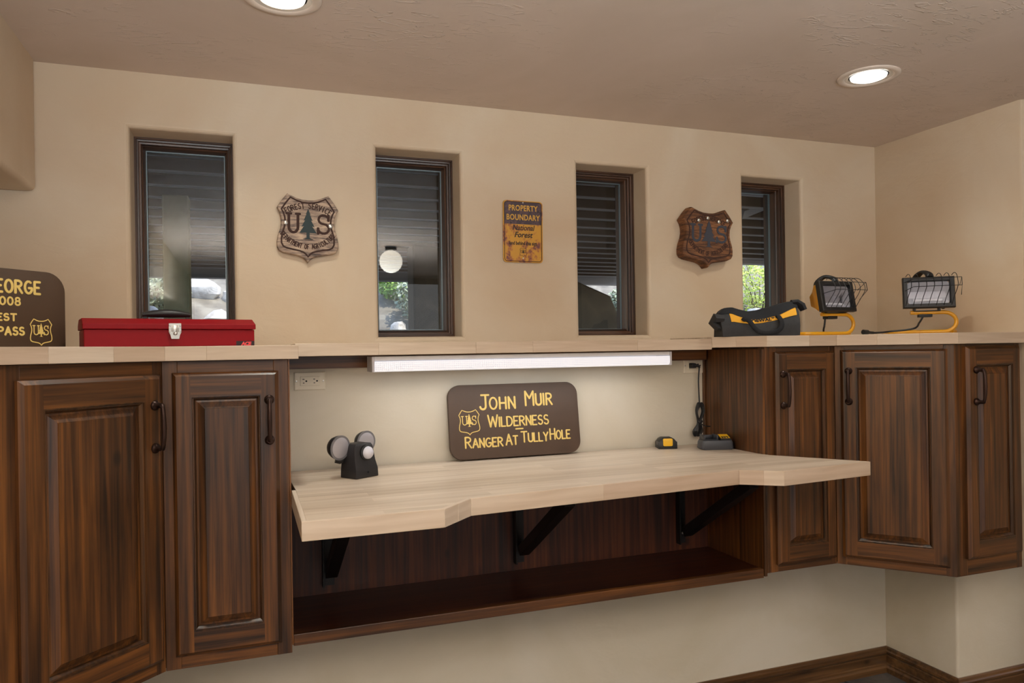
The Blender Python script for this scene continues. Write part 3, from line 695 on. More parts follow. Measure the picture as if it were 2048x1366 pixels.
# ------------------------------------------------------------------ globe lamp behind the camera, seen mirrored in the second window
gl = aty(782, 523, YF + .077); dd = (gl - EYE); mirr = gl + Vector((dd.x, -dd.y, dd.z)) * (1.25)
g = thing('globe_lamp', 'round white globe lamp on a black rod, mirrored in the second window', 'lamp', (mirr.x, mirr.y, mirr.z))
MB().sphere((0, 0, 0), .098, 28).build('globe', emis('opal_glass', (1, .92, .78, 1), 9), g, smooth=60)
MB().lathe([(.05, .1), (.05, .125), (.012, .135), (.006, .14), (.006, CEIL - mirr.z - .02), (.05, CEIL - mirr.z - .02), (.05, CEIL - mirr.z - .0005)], seg=16).build('rod', BLK, g, smooth=40)
# ------------------------------------------------------------------ fluorescent light under the ledge
YFX = -.262; xa, xb = xat(744, YFX, 730), xat(1344, YFX, 712)
zt = ZTL - TH - .0045; zb = zt - .050
fx = thing('fluorescent_light', 'long white fluorescent light fixture mounted under the window ledge', 'light fixture', (xa, YFX, zb))
Lx = xb - xa; FH = .05; FD = .10
MB().box(0.008, Lx - .008, .004, FD, FH - .014, FH).box(.008, Lx - .008, FD - .006, FD, .001, FH - .014).build('housing', WHITE, fx, bevel=.001, segs=1, smooth=0)
for x0 in (0, Lx - .008): MB().box(x0, x0 + .008, 0, FD, 0, FH).build('end_cap', plain('white_plastic', srgb(196, 194, 200), .4) if x0 == 0 else bpy.data.materials['white_plastic'], fx, bevel=.0015, smooth=0)
m, t, b = newmat('prismatic_lens'); tc = N(t, 'ShaderNodeTexCoord'); mp = N(t, 'ShaderNodeMapping'); mp.inputs['Rotation'].default_value = (0, radians(45), 0); mp.inputs['Scale'].default_value = (220, 220, 220)
ck = N(t, 'ShaderNodeTexChecker', Scale=1); ck.inputs['Color1'].default_value = (.82, .83, .88, 1); ck.inputs['Color2'].default_value = (.55, .55, .59, 1)
t.links.new(tc.outputs['Object'], mp.inputs[0]); t.links.new(mp.outputs[0], ck.inputs['Vector']); t.links.new(ck.outputs['Color'], b.inputs['Base Color']); t.links.new(ck.outputs['Color'], b.inputs['Emission Color']); b.inputs['Emission Strength'].default_value = .72; b.inputs['Roughness'].default_value = .2
m2 = MB(); pr = [(.0015, FH - .016), (.0005, .012), (.004, .004), (.012, .0008), (FD - .008, .0008), (FD - .008, .004), (.014, .004), (.006, .008), (.004, FH - .016)]
m2.loft([[(.009, y, z) for y, z in pr], [(Lx - .009, y, z) for y, z in pr]]); m2.build('diffuser', m, fx, smooth=30)
light('fluorescent_glow', 'AREA', (xa + Lx / 2, YFX + FD / 2, zb - .004), .85, (.92, .97, 1), shape='RECTANGLE', size=Lx - .05, size_y=.07)
# ------------------------------------------------------------------ outlets
def outlet(px0, px1, py0, py1, label):
    a = aty(px0, (py0 + py1) / 2, YL - .004); b_ = aty(px1, (py0 + py1) / 2, YL - .004); cx = (a.x + b_.x) / 2; w = b_.x - a.x; zc = aty((px0 + px1) / 2, (py0 + py1) / 2, YL).z; h = w * .6
    r = thing('wall_outlet', label, 'outlet', (cx, YL - .0005, zc), 0, 'almond wall outlets')
    MB().slab(-w / 2, w / 2, -h / 2, h / 2, 0, -.0025, -.005, .003, .003, .003, .003).build('cover_plate', CREAMP, r, smooth=0)
    MB().slab(-w * .31, w * .31, -h * .25, h * .25, -.004, -.0065, -.0075, .001, .001, .001, .001).build('receptacle', CREAMP, r, smooth=0)
    for s in (-1, 1):
        MB().box(s * w * .17 - w * .065, s * w * .17 - w * .005, -.0078, -.007, h * .08, h * .12).box(s * w * .17 - w * .055, s * w * .17 - w * .005, -.0078, -.007, -h * .12, -h * .08).lathe([(0, -.007), (.003, -.007), (.003, -.0079), (0, -.0079)], (s * w * .17 + w * .055, 0, 0), 'y', 10).build('socket_slots', SLOT, r, smooth=0)
        MB().lathe([(0, 0), (.0032, 0), (.0028, -.0012), (0, -.0016)], (s * w * .43, -.005, 0), 'y', 10).build('screw', STEEL, r)
    return r, cx, zc, w, h
outlet(588, 651, 744, 780, 'almond double wall outlet with both sockets free')
_, ocx, ocz, ow, oh = outlet(1367, 1411, 714, 748, 'almond double wall outlet with a black plug in it')
# ------------------------------------------------------------------ shield shapes
SH = [(0, .915), (.10, .92), (.20, .945), (.335, 1.0), (.42, .90), (.5, .785), (.462, .72), (.437, .64), (.432, .56), (.447, .47), (.485, .36), (.5, .27), (.497, .19), (.465, .135), (.40, .105), (.28, .085), (.16, .065), (.085, .04), (.04, .01), (0, -.04)]
def shield(w, h, s=1.0, dz=0): 
    R = [(x * w * s, (z - .5) * h * s + dz) for x, z in SH]; return R + [(-x, z) for x, z in R[-2:0:-1]]
def tree_paths(cx, z0, w, h, tiers=4, trunk=.2):
    P = [(cx, z0 + h)]
    for k in range(tiers):
        zk = z0 + h - (h * (1 - trunk)) * (k + 1) / tiers; wk = w / 2 * (k + 1.2) / (tiers + .2)
        P.append((cx + wk, zk)); 
        if k < tiers - 1: P.append((cx + wk * .62, zk + h * .03))
    P += [(cx + w * .09, z0 + h * trunk * 1.05), (cx + w * .09, z0 + h * .04), (cx + w * .3, z0), (cx - w * .3, z0), (cx - w * .09, z0 + h * .04), (cx - w * .09, z0 + h * trunk * 1.05)]
    R = []
    for k in range(tiers - 1, -1, -1):
        zk = z0 + h - (h * (1 - trunk)) * (k + 1) / tiers; wk = w / 2 * (k + 1.2) / (tiers + .2)
        if k < tiers - 1: R.append((cx - wk * .62, zk + h * .03))
        R.append((cx - wk, zk))
    return P + R
U_ = [[(0, 1), (0, .3)] + arc(.28, .28, .28, .28, 180, 360, 10) + [(.56, 1)], [(-.14, 1), (.14, 1)], [(.44, 1), (.68, 1)]]
S_ = [arc(.25, .76, .25, .24, 20, 270, 9) + arc(.25, .26, .27, .26, 90, -160, 9), [(.49, .72), (.49, 1)], [(-.02, .0), (-.02, .28)]]
def emblem(parent, cx, cz, w, y, mat, lw):
    """thin-line shield with U, tree, S in one paint"""
    h = w * 1.13; m = MB()
    P = [Vector((cx + x, y, cz + z)) for x, z in shield(w, h)]
    m.tube(P, lw, 6, sq=(1, .4, 1), closed=True)
    strokes(m, U_, lw * 1.05, lambda a, b: (cx - w * .33 + a * w * .36, y, cz - h * .12 + b * h * .36), 5)
    strokes(m, S_, lw * 1.05, lambda a, b: (cx + w * .15 + a * w * .36, y, cz - h * .12 + b * h * .36), 5)
    m.prismy(tree_paths(cx, cz - h * .2, w * .3, h * .54), y - lw * .35, y + .0005)
    return m.build('shield_emblem', mat, parent, smooth=0)
# ------------------------------------------------------------------ carved wooden shield plaques
def plaque(px, py, wpx, hpx, label, board, paint_dark, tree_m, rot=0, thick=.03, grey=False, screws=(), yaw=0, pyscale=1):
    y = -.0005; c = aty(px, py, 0); l = aty(px - wpx / 2, py, 0); r_ = aty(px + wpx / 2, py, 0); w = (r_.x - l.x)
    h = abs(aty(px, py - hpx / 2, 0).z - aty(px, py + hpx / 2, 0).z) * .975
    r = thing('shield_plaque', label, 'plaque', (c.x, y, c.z)); r.rotation_euler = (0, rot, yaw)
    t = thick
    m = MB(); L = []
    for s, yy in ((.985, 0), (1.0, -.003), (1.0, -t * .7), (.985, -t * .93), (.955, -t)): L.append([(x, yy, z) for x, z in shield(w, h, s)])
    m.loft(L); m.build('board', board, r, smooth=25)
    m = MB(); m.tube([Vector((x, -t - .0002, z)) for x, z in shield(w, h, .855, h * .012)], .0032, 6, sq=(1, .3, 1), closed=True); m.build('border_line', paint_dark, r, smooth=0)
    m = MB(); k = w
    strokes(m, U_, .0050 * w / .22, lambda a, b: (-w * .31 + a * w * .26, -t - .0002, -h * .085 + b * h * .28), 6)
    m.build('initial', paint_dark if not grey else tree_m, r, smooth=40); m = MB()
    strokes(m, S_, .0050 * w / .22, lambda a, b: (w * .17 + a * w * .33, -t - .0002, -h * .085 + b * h * .28), 6)
    m.build('initial', paint_dark if not grey else tree_m, r, smooth=40)
    m = MB(); m.prismy(tree_paths(0, -h * .18, w * .28, h * .46), -t - .002, -t + .001); m.build('pine_tree', tree_m, r, smooth=0)
    m = MB(); arcword(m, 'FOREST SERVICE', 0, -h * .30, h * .625, 123, 57, h * .080, .0020 * w / .22, -t - .0002, sx=.8)
    arcword(m, 'DEPARTMENT OF AGRICULTURE', 0, h * .16, h * .455, 214, 326, h * .068, .0018 * w / .22, -t - .0002, inward=True, sx=.66); m.build('lettering', paint_dark, r, smooth=0)['kind'] = 'stuff'
    for sx_, sz_ in screws: MB().lathe([(0, .0), (.0075, 0), (.0068, -.003), (.003, -.0045), (0, -.0048)], (sx_ * w, -t, sz_ * h), 'y', 14).build('screw', STEEL, r)
    return r
def weathered(name, a, b, c, d):
    m, t, bs = newmat(name); tc = N(t, 'ShaderNodeTexCoord'); mp = N(t, 'ShaderNodeMapping'); mp.inputs['Scale'].default_value = (14, 14, 110)
    n = N(t, 'ShaderNodeTexNoise', Scale=1, Detail=6, Roughness=.7); t.links.new(tc.outputs['Object'], mp.inputs[0]); t.links.new(mp.outputs[0], n.inputs['Vector'])
    r = ramp(t, [(.36, a), (.46, b), (.56, c), (.7, d)]); t.links.new(n.outputs['Fac'], r.inputs[0])
    n2 = N(t, 'ShaderNodeTexNoise', Scale=12, Detail=4); t.links.new(tc.outputs['Object'], n2.inputs['Vector'])
    r2 = ramp(t, [(.42, (.62, .60, .62, 1)), (.6, (1, 1, 1, 1))]); t.links.new(n2.outputs['Fac'], r2.inputs[0])
    mm = N(t, 'ShaderNodeMix', data_type='RGBA', blend_type='MULTIPLY'); mm.inputs[0].default_value = .8; t.links.new(r.outputs[0], mm.inputs[6]); t.links.new(r2.outputs[0], mm.inputs[7])
    t.links.new(mm.outputs[2], bs.inputs['Base Color']); bs.inputs['Roughness'].default_value = .75
    bp = N(t, 'ShaderNodeBump', Strength=.5, Distance=.002); t.links.new(n.outputs['Fac'], bp.inputs['Height']); t.links.new(bp.outputs[0], bs.inputs['Normal']); return m
PB1 = weathered('weathered_pale_board', srgb(92, 78, 72), srgb(152, 132, 118), srgb(196, 170, 146), srgb(204, 182, 158))
PB2 = weathered('weathered_brown_board', srgb(64, 38, 24), srgb(104, 66, 40), srgb(138, 92, 56), srgb(160, 110, 70))
CARV = plain('carved_dark_brown', srgb(58, 34, 26), .8, var=.15); PINE = plain('carved_pine_green', srgb(48, 60, 62), .8); SLATEB = plain('carved_slate_blue', srgb(60, 62, 72), .8); CARV2 = plain('carved_burnt_brown', srgb(60, 32, 18), .8)
plaque(615, 457, 122, 134, 'pale weathered wooden shield plaque with a dark green pine, between the first two windows', PB1, CARV, PINE, 0.015, .024, False, ((-.36, .05), (.37, .03)))
plaque(1403, 477, 100, 116, 'dark brown wooden shield plaque with a slate blue pine, left of the fourth window', PB2, CARV2, SLATEB, .03, .05, True, ((-.2, .27), (-.02, .32), (.2, .27), (.37, .30)))
# ------------------------------------------------------------------ enamelled boundary sign
c = aty(1045, 464, 0); w = aty(1084, 464, 0).x - aty(1005, 464, 0).x; h = aty(1045, 402, 0).z - aty(1045, 525, 0).z
r = thing('boundary_sign', 'rusted yellow and dark purple metal boundary sign between the middle windows', 'sign', (c.x, -.004, c.z)); r.rotation_euler = (0, .008, 0)
def rrect(w, h, rad, n=6, cx=0, cz=0):
    P = []
    for sx_, sz_, a0 in ((1, 1, 0), (-1, 1, 90), (-1, -1, 180), (1, -1, 270)):
        for k in range(n + 1):
            a = radians(a0 + 90 * k / n); P.append((cx + sx_ * (w / 2 - rad) + rad * cos(a), cz + sz_ * (h / 2 - rad) + rad * sin(a)))
    return P
def rusted(name, a, b, c_):
    m, t, bs = newmat(name); tc = N(t, 'ShaderNodeTexCoord'); n = N(t, 'ShaderNodeTexNoise', Scale=22, Detail=7, Roughness=.65); t.links.new(tc.outputs['Object'], n.inputs['Vector'])
    rr = ramp(t, [(.38, c_), (.44, b), (.5, a), (.8, a)]); t.links.new(n.outputs['Fac'], rr.inputs[0]); t.links.new(rr.outputs[0], bs.inputs['Base Color']); bs.inputs['Roughness'].default_value = .45; return m
YS = rusted('rusted_yellow_enamel', srgb(204, 148, 44), srgb(178, 112, 50), srgb(112, 62, 60)); PS = rusted('faded_purple_enamel', srgb(66, 50, 58), srgb(96, 70, 74), srgb(44, 34, 38))
MB().prismy(rrect(w, h, .014), -.0022, 0).build('plate', YS, r, smooth=0)
MB().prismy([(x, z) for x, z in rrect(w * .93, h * .955, .011) if z > h * .12] + [(-w * .465, h * .12), (w * .465, h * .12)], -.0030, -.0021).build('header_panel', PS, r, smooth=0)
m = MB(); m.tube([(x, -.0026, z) for x, z in rrect(w * .935, h * .96, .011)], .0012, 5, closed=True); m.build('border_line', CARV, r, smooth=0)
SY = plain('sign_yellow_letters', srgb(214, 164, 62), .5); SK = plain('sign_black_letters', srgb(40, 30, 28), .6)
for body, z_ in (('PROPERTY', .375), ('BOUNDARY', .225)):
    text(body, h * .128, 'lettering', SY, r, (0, -.0034, h * z_), offset=.0006, sx=.78, sp=1.08)
text('National', h * .125, 'lettering', SK, r, (0, -.0030, h * .06), shear=.25, offset=.0003, sx=.88)
text('Forest', h * .125, 'lettering', SK, r, (0, -.0030, -h * .055), shear=.25, offset=.0005, sx=.95)
text('land behind this sign', h * .085, 'lettering', SK, r, (0, -.0030, -h * .19), offset=.0003, sx=.70)
e_ = emblem(r, 0, -h * .33, w * .17, -.0028, SK, .0007)
for z_ in (h * .47, -h * .43): MB().lathe([(0, 0), (.003, 0), (.0025, -.0015), (0, -.002)], (0, -.0022, z_), 'y', 10).build('nail', STEEL, r)
# ------------------------------------------------------------------ brown sign on the desk
ys = -.115; sl = aty(901, 850, ys); sr = aty(1162, 840, ys); wS = sr.x - sl.x; zt_ = (aty(930, 776, ys + .03).z + aty(1130, 768, ys + .03).z) / 2; hS = (zt_ - ZD) * 1.0 + .006
sg = thing('wilderness_sign', 'brown routed sign with rounded corners leaning on the wall at the back of the desk', 'sign', ((sl.x + sr.x) / 2, ys, ZD + .0055)); sg.rotation_euler = (-radians(8), 0, 0)
MB().prismy(rrect(wS, hS, .045, 8, 0, hS / 2), -.0, .018).build('board', SIGNB, sg, bevel=.002, smooth=30)
yy = -.0004
def signline(s, parent, cx, z, h, r, total, mat, first=1.3, gap=.24, name='lettering'):
    sx_ = total / wlen(s, h, gap, first); word_parts(parent, mat, s, cx - total / 2, z, h, r, yy, gap, first, sx_)
u_ = lambda px: (px - 901) / 261 * wS - wS / 2
def lineat(s, px0, px1, zf, hf, rf, first=1.3, gap=.24, par=sg, mat=SIGNY):
    a, b_ = u_(px0), u_(px1); return signline(s, par, (a + b_) / 2, zf * hS, hf * hS, rf * .92 * hS, b_ - a, mat, first, gap)
lineat('JOHN', 962, 1031, .66, .155, .0155, 1.25); lineat('MUIR', 1053, 1107, .69, .155, .0155, 1.25)
lineat('WILDERNESS', 976, 1097, .42, .125, .0125, 1.25, .2)
m = MB(); strokes(m, [[(u_(1030), .375 * hS), (u_(1044), .375 * hS)]], .011 * hS, lambda a, b: (a, yy, b)); m.build('lettering', SIGNY, sg)
lineat('RANGER', 930, 1002, .155, .115, .0125, 1.22, .2); lineat('AT', 1009, 1032, .165, .115, .0125, 1.22, .2); lineat('TULLY', 1040, 1094, .19, .115, .0125, 1.22, .18); lineat('HOLE', 1099, 1140, .205, .115, .0125, 1.25, .2)
emblem(sg, u_(939.5), hS * .50, wS * .15, yy, SIGNY, .0016)
# ------------------------------------------------------------------ brown sign at far left
al = radians(48); pr_ = aty(131, 640, -.33)
s2 = thing('pass_sign', 'dark brown routed sign with yellow letters standing in the left corner', 'sign', (pr_.x, pr_.y, ZT + .0005), al)
h2 = aty(60, 535, 0).z - ZT
def hgt(px, py, sdist):
    return zat((pr_.x, pr_.y), al, -sdist, px, py) - ZT
def sd(px): return -prop_dist((pr_.x, pr_.y), al, px)
w2 = .40; h2 = hgt(60, 541, sd(60))
MB().prismy([(x, z) for x, z in rrect(w2, h2 + .10, .052, 8, -w2 / 2, h2 / 2 - .05) if z > 0] + [(-w2, 0), (0, 0)], 0, .018).build('board', SIGNB2, s2, bevel=.0015, smooth=30)
def l2(s, px0, px1, pyb, pyt, rf=.009, mode=False):
    a, b_ = -sd(px0), -sd(px1); z0_ = hgt((px0 + px1) / 2, pyb, sd((px0 + px1) / 2)); z1_ = hgt((px0 + px1) / 2, pyt, sd((px0 + px1) / 2)); h_ = z1_ - z0_
    word_parts(s2, SIGNY, s, a, z0_, h_, rf * .42, yy, .25, 1, (b_ - a) / wlen(s, h_, .25, 1))
l2('EORGE', -1, 86, 586, 562, .0085); l2('008', 6, 46, 610, 595, .0062); l2('EST', 0, 38, 641, 628, .006); l2('PASS', 2, 53, 670, 655, .0066)
emblem(s2, -sd(87.5), hgt(88, 664, sd(88)), abs(sd(66) - sd(109)), yy, SIGNY, .0014)
# ------------------------------------------------------------------ red toolbox
ar = radians(14); pt = aty(166, 690, -.47); wT = None
dl = prop_dist((pt.x, pt.y), ar, 511, 680); wT = dl
hT = zat((pt.x, pt.y), ar, wT * .5, 330, 637) - ZT; dT = .165
tb = thing('toolbox', 'long red metal toolbox with a steel latch and black handle', 'toolbox', (pt.x, pt.y, ZT + .0005), ar)
hb_ = hT * .60; hl_ = hT * .80
MB().box(0.002, wT - .002, .002, dT - .002, 0, hb_).build('body', RED, tb, bevel=.002, smooth=0)
prf = [(-.002, hb_ + .001), (-.002, hl_), (.034, hT), (dT - .034, hT), (dT + .002, hl_), (dT + .002, hb_ + .001)]
MB().loft([[(x, y, z) for y, z in prf] for x in (-.001, wT + .001)]).build('lid', RED, tb, bevel=.0018, smooth=0)
hx0, hx1 = prop_dist((pt.x, pt.y), ar, 291, 630), prop_dist((pt.x, pt.y), ar, 391, 630); hm = (hx0 + hx1) / 2
P = [(hx0 + (hx1 - hx0) * i / 12, dT / 2 - .01, hT + .0125 + .004 * sin(pi * i / 12)) for i in range(13)]
MB().tube(P, [.004 + .0075 * sin(pi * (.08 + .84 * i / 12)) for i in range(13)], 12, sq=(1, 1.5, 1.0)).build('handle', BLK, tb, smooth=60)
MB().box(hx0 + .004, hx0 + .012, dT / 2 - .014, dT / 2 - .006, hT - .001, hT + .010).box(hx1 - .012, hx1 - .004, dT / 2 - .014, dT / 2 - .006, hT - .001, hT + .010).build('handle_mount', BLK, tb)
lx = prop_dist((pt.x, pt.y), ar, 350, 670); lz = hT * .60; k = 1.12
latch = MB().prismy([(x * k + lx, z * k + lz - .001) for x, z in ((-.014, .016), (.014, .016), (.014, -.006), (.011, -.012), (.009, -.022), (-.009, -.022), (-.011, -.012), (-.014, -.006))], -.0042, -.0021).build('latch', STEEL, tb, bevel=.0006, smooth=0)
MB().box(lx - .005, lx + .005, -.0075, -.0042, lz - .014, lz + .012).box(lx - .009, lx - .0068, -.007, -.0042, lz - .006, lz + .012).box(lx + .0068, lx + .009, -.007, -.0042, lz - .006, lz + .012).build('clasp', STEEL, latch, bevel=.0006)
MB().lathe([(0, 0), (.0035, -.001), (.0045, -.004), (.003, -.006), (0, -.0065)], (lx, -.007, lz - .011), 'y', 12).build('hook', STEEL, latch)
for sx_ in (-.0115, .0115):
    for sz_ in (.010, -.006): MB().lathe([(0, 0), (.0019, 0), (.0014, -.0012), (0, -.0015)], (lx + sx_ * k, -.0042, lz + sz_), 'y', 8).build('rivet', STEEL, latch)
ax0, ax1 = prop_dist((pt.x, pt.y), ar, 473, 690), prop_dist((pt.x, pt.y), ar, 509, 690)
az1 = zat((pt.x, pt.y), ar, ax0, 490, 682) - ZT - .0005
dec = MB().box(ax0, ax1, .0012, .0022, 0.001, az1).build('decal', plain('decal_black', srgb(34, 12, 14), .4), tb, smooth=0)
text('ACE', az1 * 1.0, 'lettering', plain('decal_red', srgb(226, 70, 74), .4), dec, ((ax0 + ax1) / 2 + .002, .0010, az1 * .42), shear=.15, offset=.0007, sx=1.1, sp=.9)
# ------------------------------------------------------------------ motion-sensor lamp on the desk
bp_ = atz(704, 951, ZD)
BLKM = plain('matte_black_plastic', srgb(34, 33, 36), .5, bump=.1)
ml = thing('motion_light', 'black twin-head motion sensor lamp standing on the left of the desk', 'lamp', (bp_.x, bp_.y, ZD + .0005), radians(33))
S = bp_.y and (aty(700, 900, bp_.y).z - aty(700, 960, bp_.y).z) / 60  # metres per pixel here
q = S
def taper(x0, x1, y0, y1, h, tx, ty, n=1): return [[(x0, y0, 0), (x1, y0, 0), (x1, y1, 0), (x0, y1, 0)], [(x0 + tx, y0 + ty, h), (x1 - tx, y0 + ty, h), (x1 - tx, y1 - ty * .3, h), (x0 + tx, y1 - ty * .3, h)]]
wb_ = 58 * q; db_ = 46 * q; hb2 = 66 * q
L = []
for zf, ix, iy in ((0, 0, 0), (.25, .02, .02), (.5, .08, .2), (.75, .12, .3), (.92, .17, .34), (1, .26, .40)):
    L.append([(-wb_ / 2 + ix * wb_ * .6, -db_ + iy * db_ * .6, zf * hb2), (wb_ / 2 - ix * wb_ * .6, -db_ + iy * db_ * .6, zf * hb2), (wb_ / 2 - ix * wb_ * .6, 0, zf * hb2), (-wb_ / 2 + ix * wb_ * .6, 0, zf * hb2)])
MB().loft(L).build('base', BLKM, ml, bevel=.002, smooth=30)
MB().lathe([(0, .0), (14 * q, 0), (15.5 * q, -8 * q), (15.5 * q, -16 * q), (13 * q, -18 * q), (0, -18 * q)], (4 * q, -db_ * .55, hb2 * .73), 'y', 28).build('sensor_housing', BLK, ml, smooth=40)
MB().lathe([(12.5 * q, -18 * q), (12 * q, -21 * q), (9 * q, -25 * q), (4 * q, -27.5 * q), (0, -28 * q)], (4 * q, -db_ * .55, hb2 * .73), 'y', 28).build('sensor_dome', plain('milky_dome', srgb(214, 214, 226), .35), ml, smooth=60)
MB().lathe([(0, 0), (2 * q, 0), (2 * q, -3 * q), (0, -3 * q)], (2 * q, -db_, hb2 * .16), 'y', 10).build('switch', BLK, ml)
def lamp_head(cx, cy, cz, R, rz, rx=0, arm=None):
    m = MB(); m.lathe([(0, 26 * q), (6 * q, 25.5 * q), (13 * q, 22 * q), (19 * q, 15 * q), (22.5 * q, 7 * q), (24 * q, 0), (24 * q, -2 * q), (23 * q, -2 * q), (21 * q, 6 * q), (16 * q, 14 * q), (8 * q, 20 * q), (0, 21 * q)], (0, 0, 0), 'y', 32)
    hd = m.build('lamp_head', BLK, ml, smooth=50); hd.location = (cx, cy, cz); hd.rotation_euler = (rx, 0, rz); hd.scale = (R, R, R)
    MB().lathe([(22.6 * q, -.5 * q), (24.3 * q, -1 * q), (24.3 * q, -3.2 * q), (22.4 * q, -3.2 * q)], (0, 0, 0), 'y', 32).build('rim', plain('rim_grey', srgb(128, 128, 134), .3, .4) if 'rim_grey' not in bpy.data.materials else bpy.data.materials['rim_grey'], hd, smooth=40)
    MB().lathe([(0, 3 * q), (22.5 * q, 1.5 * q), (22.5 * q, -2.2 * q), (18 * q, -4.2 * q), (9 * q, -5.4 * q), (0, -5.8 * q)], (0, 0, 0), 'y', 32).build('lens', bpy.data.materials.get('frosted_lens') or plain('frosted_lens', srgb(178, 176, 184), .3, .3, bump=.5, bscale=40), hd, smooth=50)
    if arm: MB().tube(arm, [7 * q, 8 * q, 6 * q], 12).build('arm', BLK, ml, smooth=50)
lamp_head(-42 * q, -14 * q, 61 * q, 1.0, radians(2), radians(4), [(-36 * q, 6 * q, 36 * q), (-30 * q, 2 * q, 34 * q), (-14 * q, -6 * q, 40 * q)])
lamp_head(44 * q, 8 * q, 62 * q, .95, radians(-4), radians(2), [(40 * q, 16 * q, 52 * q), (28 * q, 6 * q, 46 * q), (12 * q, -2 * q, 44 * q)])
# ------------------------------------------------------------------ battery and charger
pb = atz(1336, 898, ZD); qb = (aty(1336, 880, pb.y).z - aty(1336, 920, pb.y).z) / 40
bt = thing('battery_pack', 'small black power tool battery with a yellow face, alone on the desk', 'battery', (pb.x, pb.y, ZD + .0005), radians(-18))
L = [[(-19 * qb, 0, 0), (19 * qb, 0, 0), (19 * qb, 30 * qb, 0), (-19 * qb, 30 * qb, 0)], [(-19 * qb, 0, 12 * qb), (19 * qb, 0, 12 * qb), (19 * qb, 30 * qb, 12 * qb), (-19 * qb, 30 * qb, 12 * qb)], [(-14 * qb, 3 * qb, 19 * qb), (14 * qb, 3 * qb, 19 * qb), (14 * qb, 28 * qb, 19 * qb), (-14 * qb, 28 * qb, 19 * qb)], [(-9 * qb, 5 * qb, 22 * qb), (9 * qb, 5 * qb, 22 * qb), (9 * qb, 26 * qb, 22 * qb), (-9 * qb, 26 * qb, 22 * qb)]]
MB().loft(L).build('body', BLK, bt, bevel=.0012, smooth=30)
MB().prismy(rrect(19 * qb, 15 * qb, 2.5 * qb, 4, 0, 13 * qb), -1.2 * qb, 3 * qb).build('face_label', YELP, bt, bevel=.0006)
for s_ in (-1, 1): MB().box(s_ * 17 * qb - 2.2 * qb, s_ * 17 * qb + 2.2 * qb, 1 * qb, 20 * qb, 7 * qb, 14 * qb).build('release_button', GREYP, bt, bevel=.0008)
pc = atz(1437, 900, ZD); qc = (aty(1436, 880, pc.y).z - aty(1436, 920, pc.y).z) / 40
ch = thing('battery_charger', 'dark grey battery charger with a bundled black cord, beside the side panel', 'charger', (pc.x, pc.y, ZD + .0005), radians(-16))
W_ = 66 * qc
L = []
for z_, i_ in ((0, .04), (2 * qc, 0), (14 * qc, .015), (18 * qc, .05)):
    L.append([(x * (1 - i_ * 2) , y_ * (1 - i_) + 20 * qc * i_, z_) for x, y_ in rrect(W_, 38 * qc, 7 * qc, 4, 0, 19 * qc)])
MB().loft(L).build('body', GREYP, ch, bevel=0, smooth=40)
MB().prism([(-27 * qc, 6 * qc), (2 * qc, 6 * qc), (2 * qc, 34 * qc), (-27 * qc, 34 * qc)], 17.5 * qc, 20 * qc).box(-27 * qc, -24 * qc, 6 * qc, 34 * qc, 20 * qc, 29 * qc).box(-1 * qc, 2 * qc, 6 * qc, 34 * qc, 20 * qc, 29 * qc).box(-24 * qc, -1 * qc, 30 * qc, 34 * qc, 20 * qc, 27 * qc).build('cradle', BLKG, ch, bevel=.001)
MB().prism(rrect(20 * qc, 26 * qc, 1.5 * qc, 3, 19 * qc, 21 * qc), 18 * qc, 18.8 * qc).xf(Matrix.Identity(4)).build('rating_label', YELP, ch)
MB().loft([[(8 * qc, 6 * qc, 18 * qc), (31 * qc, 6 * qc, 18 * qc), (31 * qc, 34 * qc, 18 * qc), (8 * qc, 34 * qc, 18 * qc)], [(9 * qc, 12 * qc, 21 * qc), (30 * qc, 12 * qc, 21 * qc), (30 * qc, 33 * qc, 27 * qc), (9 * qc, 33 * qc, 27 * qc)]]).build('display_hump', BLKG, ch, bevel=.0008)
for k_ in range(3): MB().box((12 + 5 * k_) * qc, (15 + 5 * k_) * qc, 13 * qc, 20 * qc, 22 * qc, 24.3 * qc).build('indicator', BLK, ch)
MB().loft([[(10 * qc, 13 * qc, 21.6 * qc), (29 * qc, 13 * qc, 21.6 * qc), (29 * qc, 32 * qc, 27.1 * qc), (10 * qc, 32 * qc, 27.1 * qc)], [(10 * qc, 13 * qc, 22.1 * qc), (29 * qc, 13 * qc, 22.1 * qc), (29 * qc, 32 * qc, 27.6 * qc), (10 * qc, 32 * qc, 27.6 * qc)]]).build('yellow_label', YELP, ch)
inv = (Matrix.Translation(ch.location) @ Matrix.Rotation(ch.rotation_euler.z, 4, 'Z')).inverted()
def W3(px, py, y): return aty(px, py, y)
yw_ = YL - .03
plug_c = Vector((ocx - ow * .17, YL - .02, ocz))
MB().loft([[(plug_c.x + a, YL - .009 - dd_, plug_c.z + b_) for a, b_ in rrect(.024 - dd_ * .2, .022 - dd_ * .2, .004, 3)] for dd_ in (0, .012, .02)]).tube([(plug_c.x + .004, YL - .022, plug_c.z), (plug_c.x + .018, YL - .027, plug_c.z), (plug_c.x + .026, YL - .027, plug_c.z - .008)], [.008, .006, .0042], 10).xf(inv).build('plug', BLK, ch, bevel=.0008, smooth=40)
pA = Vector((plug_c.x + .024, YL - .027, plug_c.z - .006))
cord = [pA, W3(1397, 760, yw_ + .002), W3(1398, 790, yw_), W3(1399, 806, yw_)]
MB().tube([inv @ p for p in smoothpath(cord, 6)], .0030, 8).build('power_cord', BLK, ch, smooth=60)
m = MB(); random.seed(3)
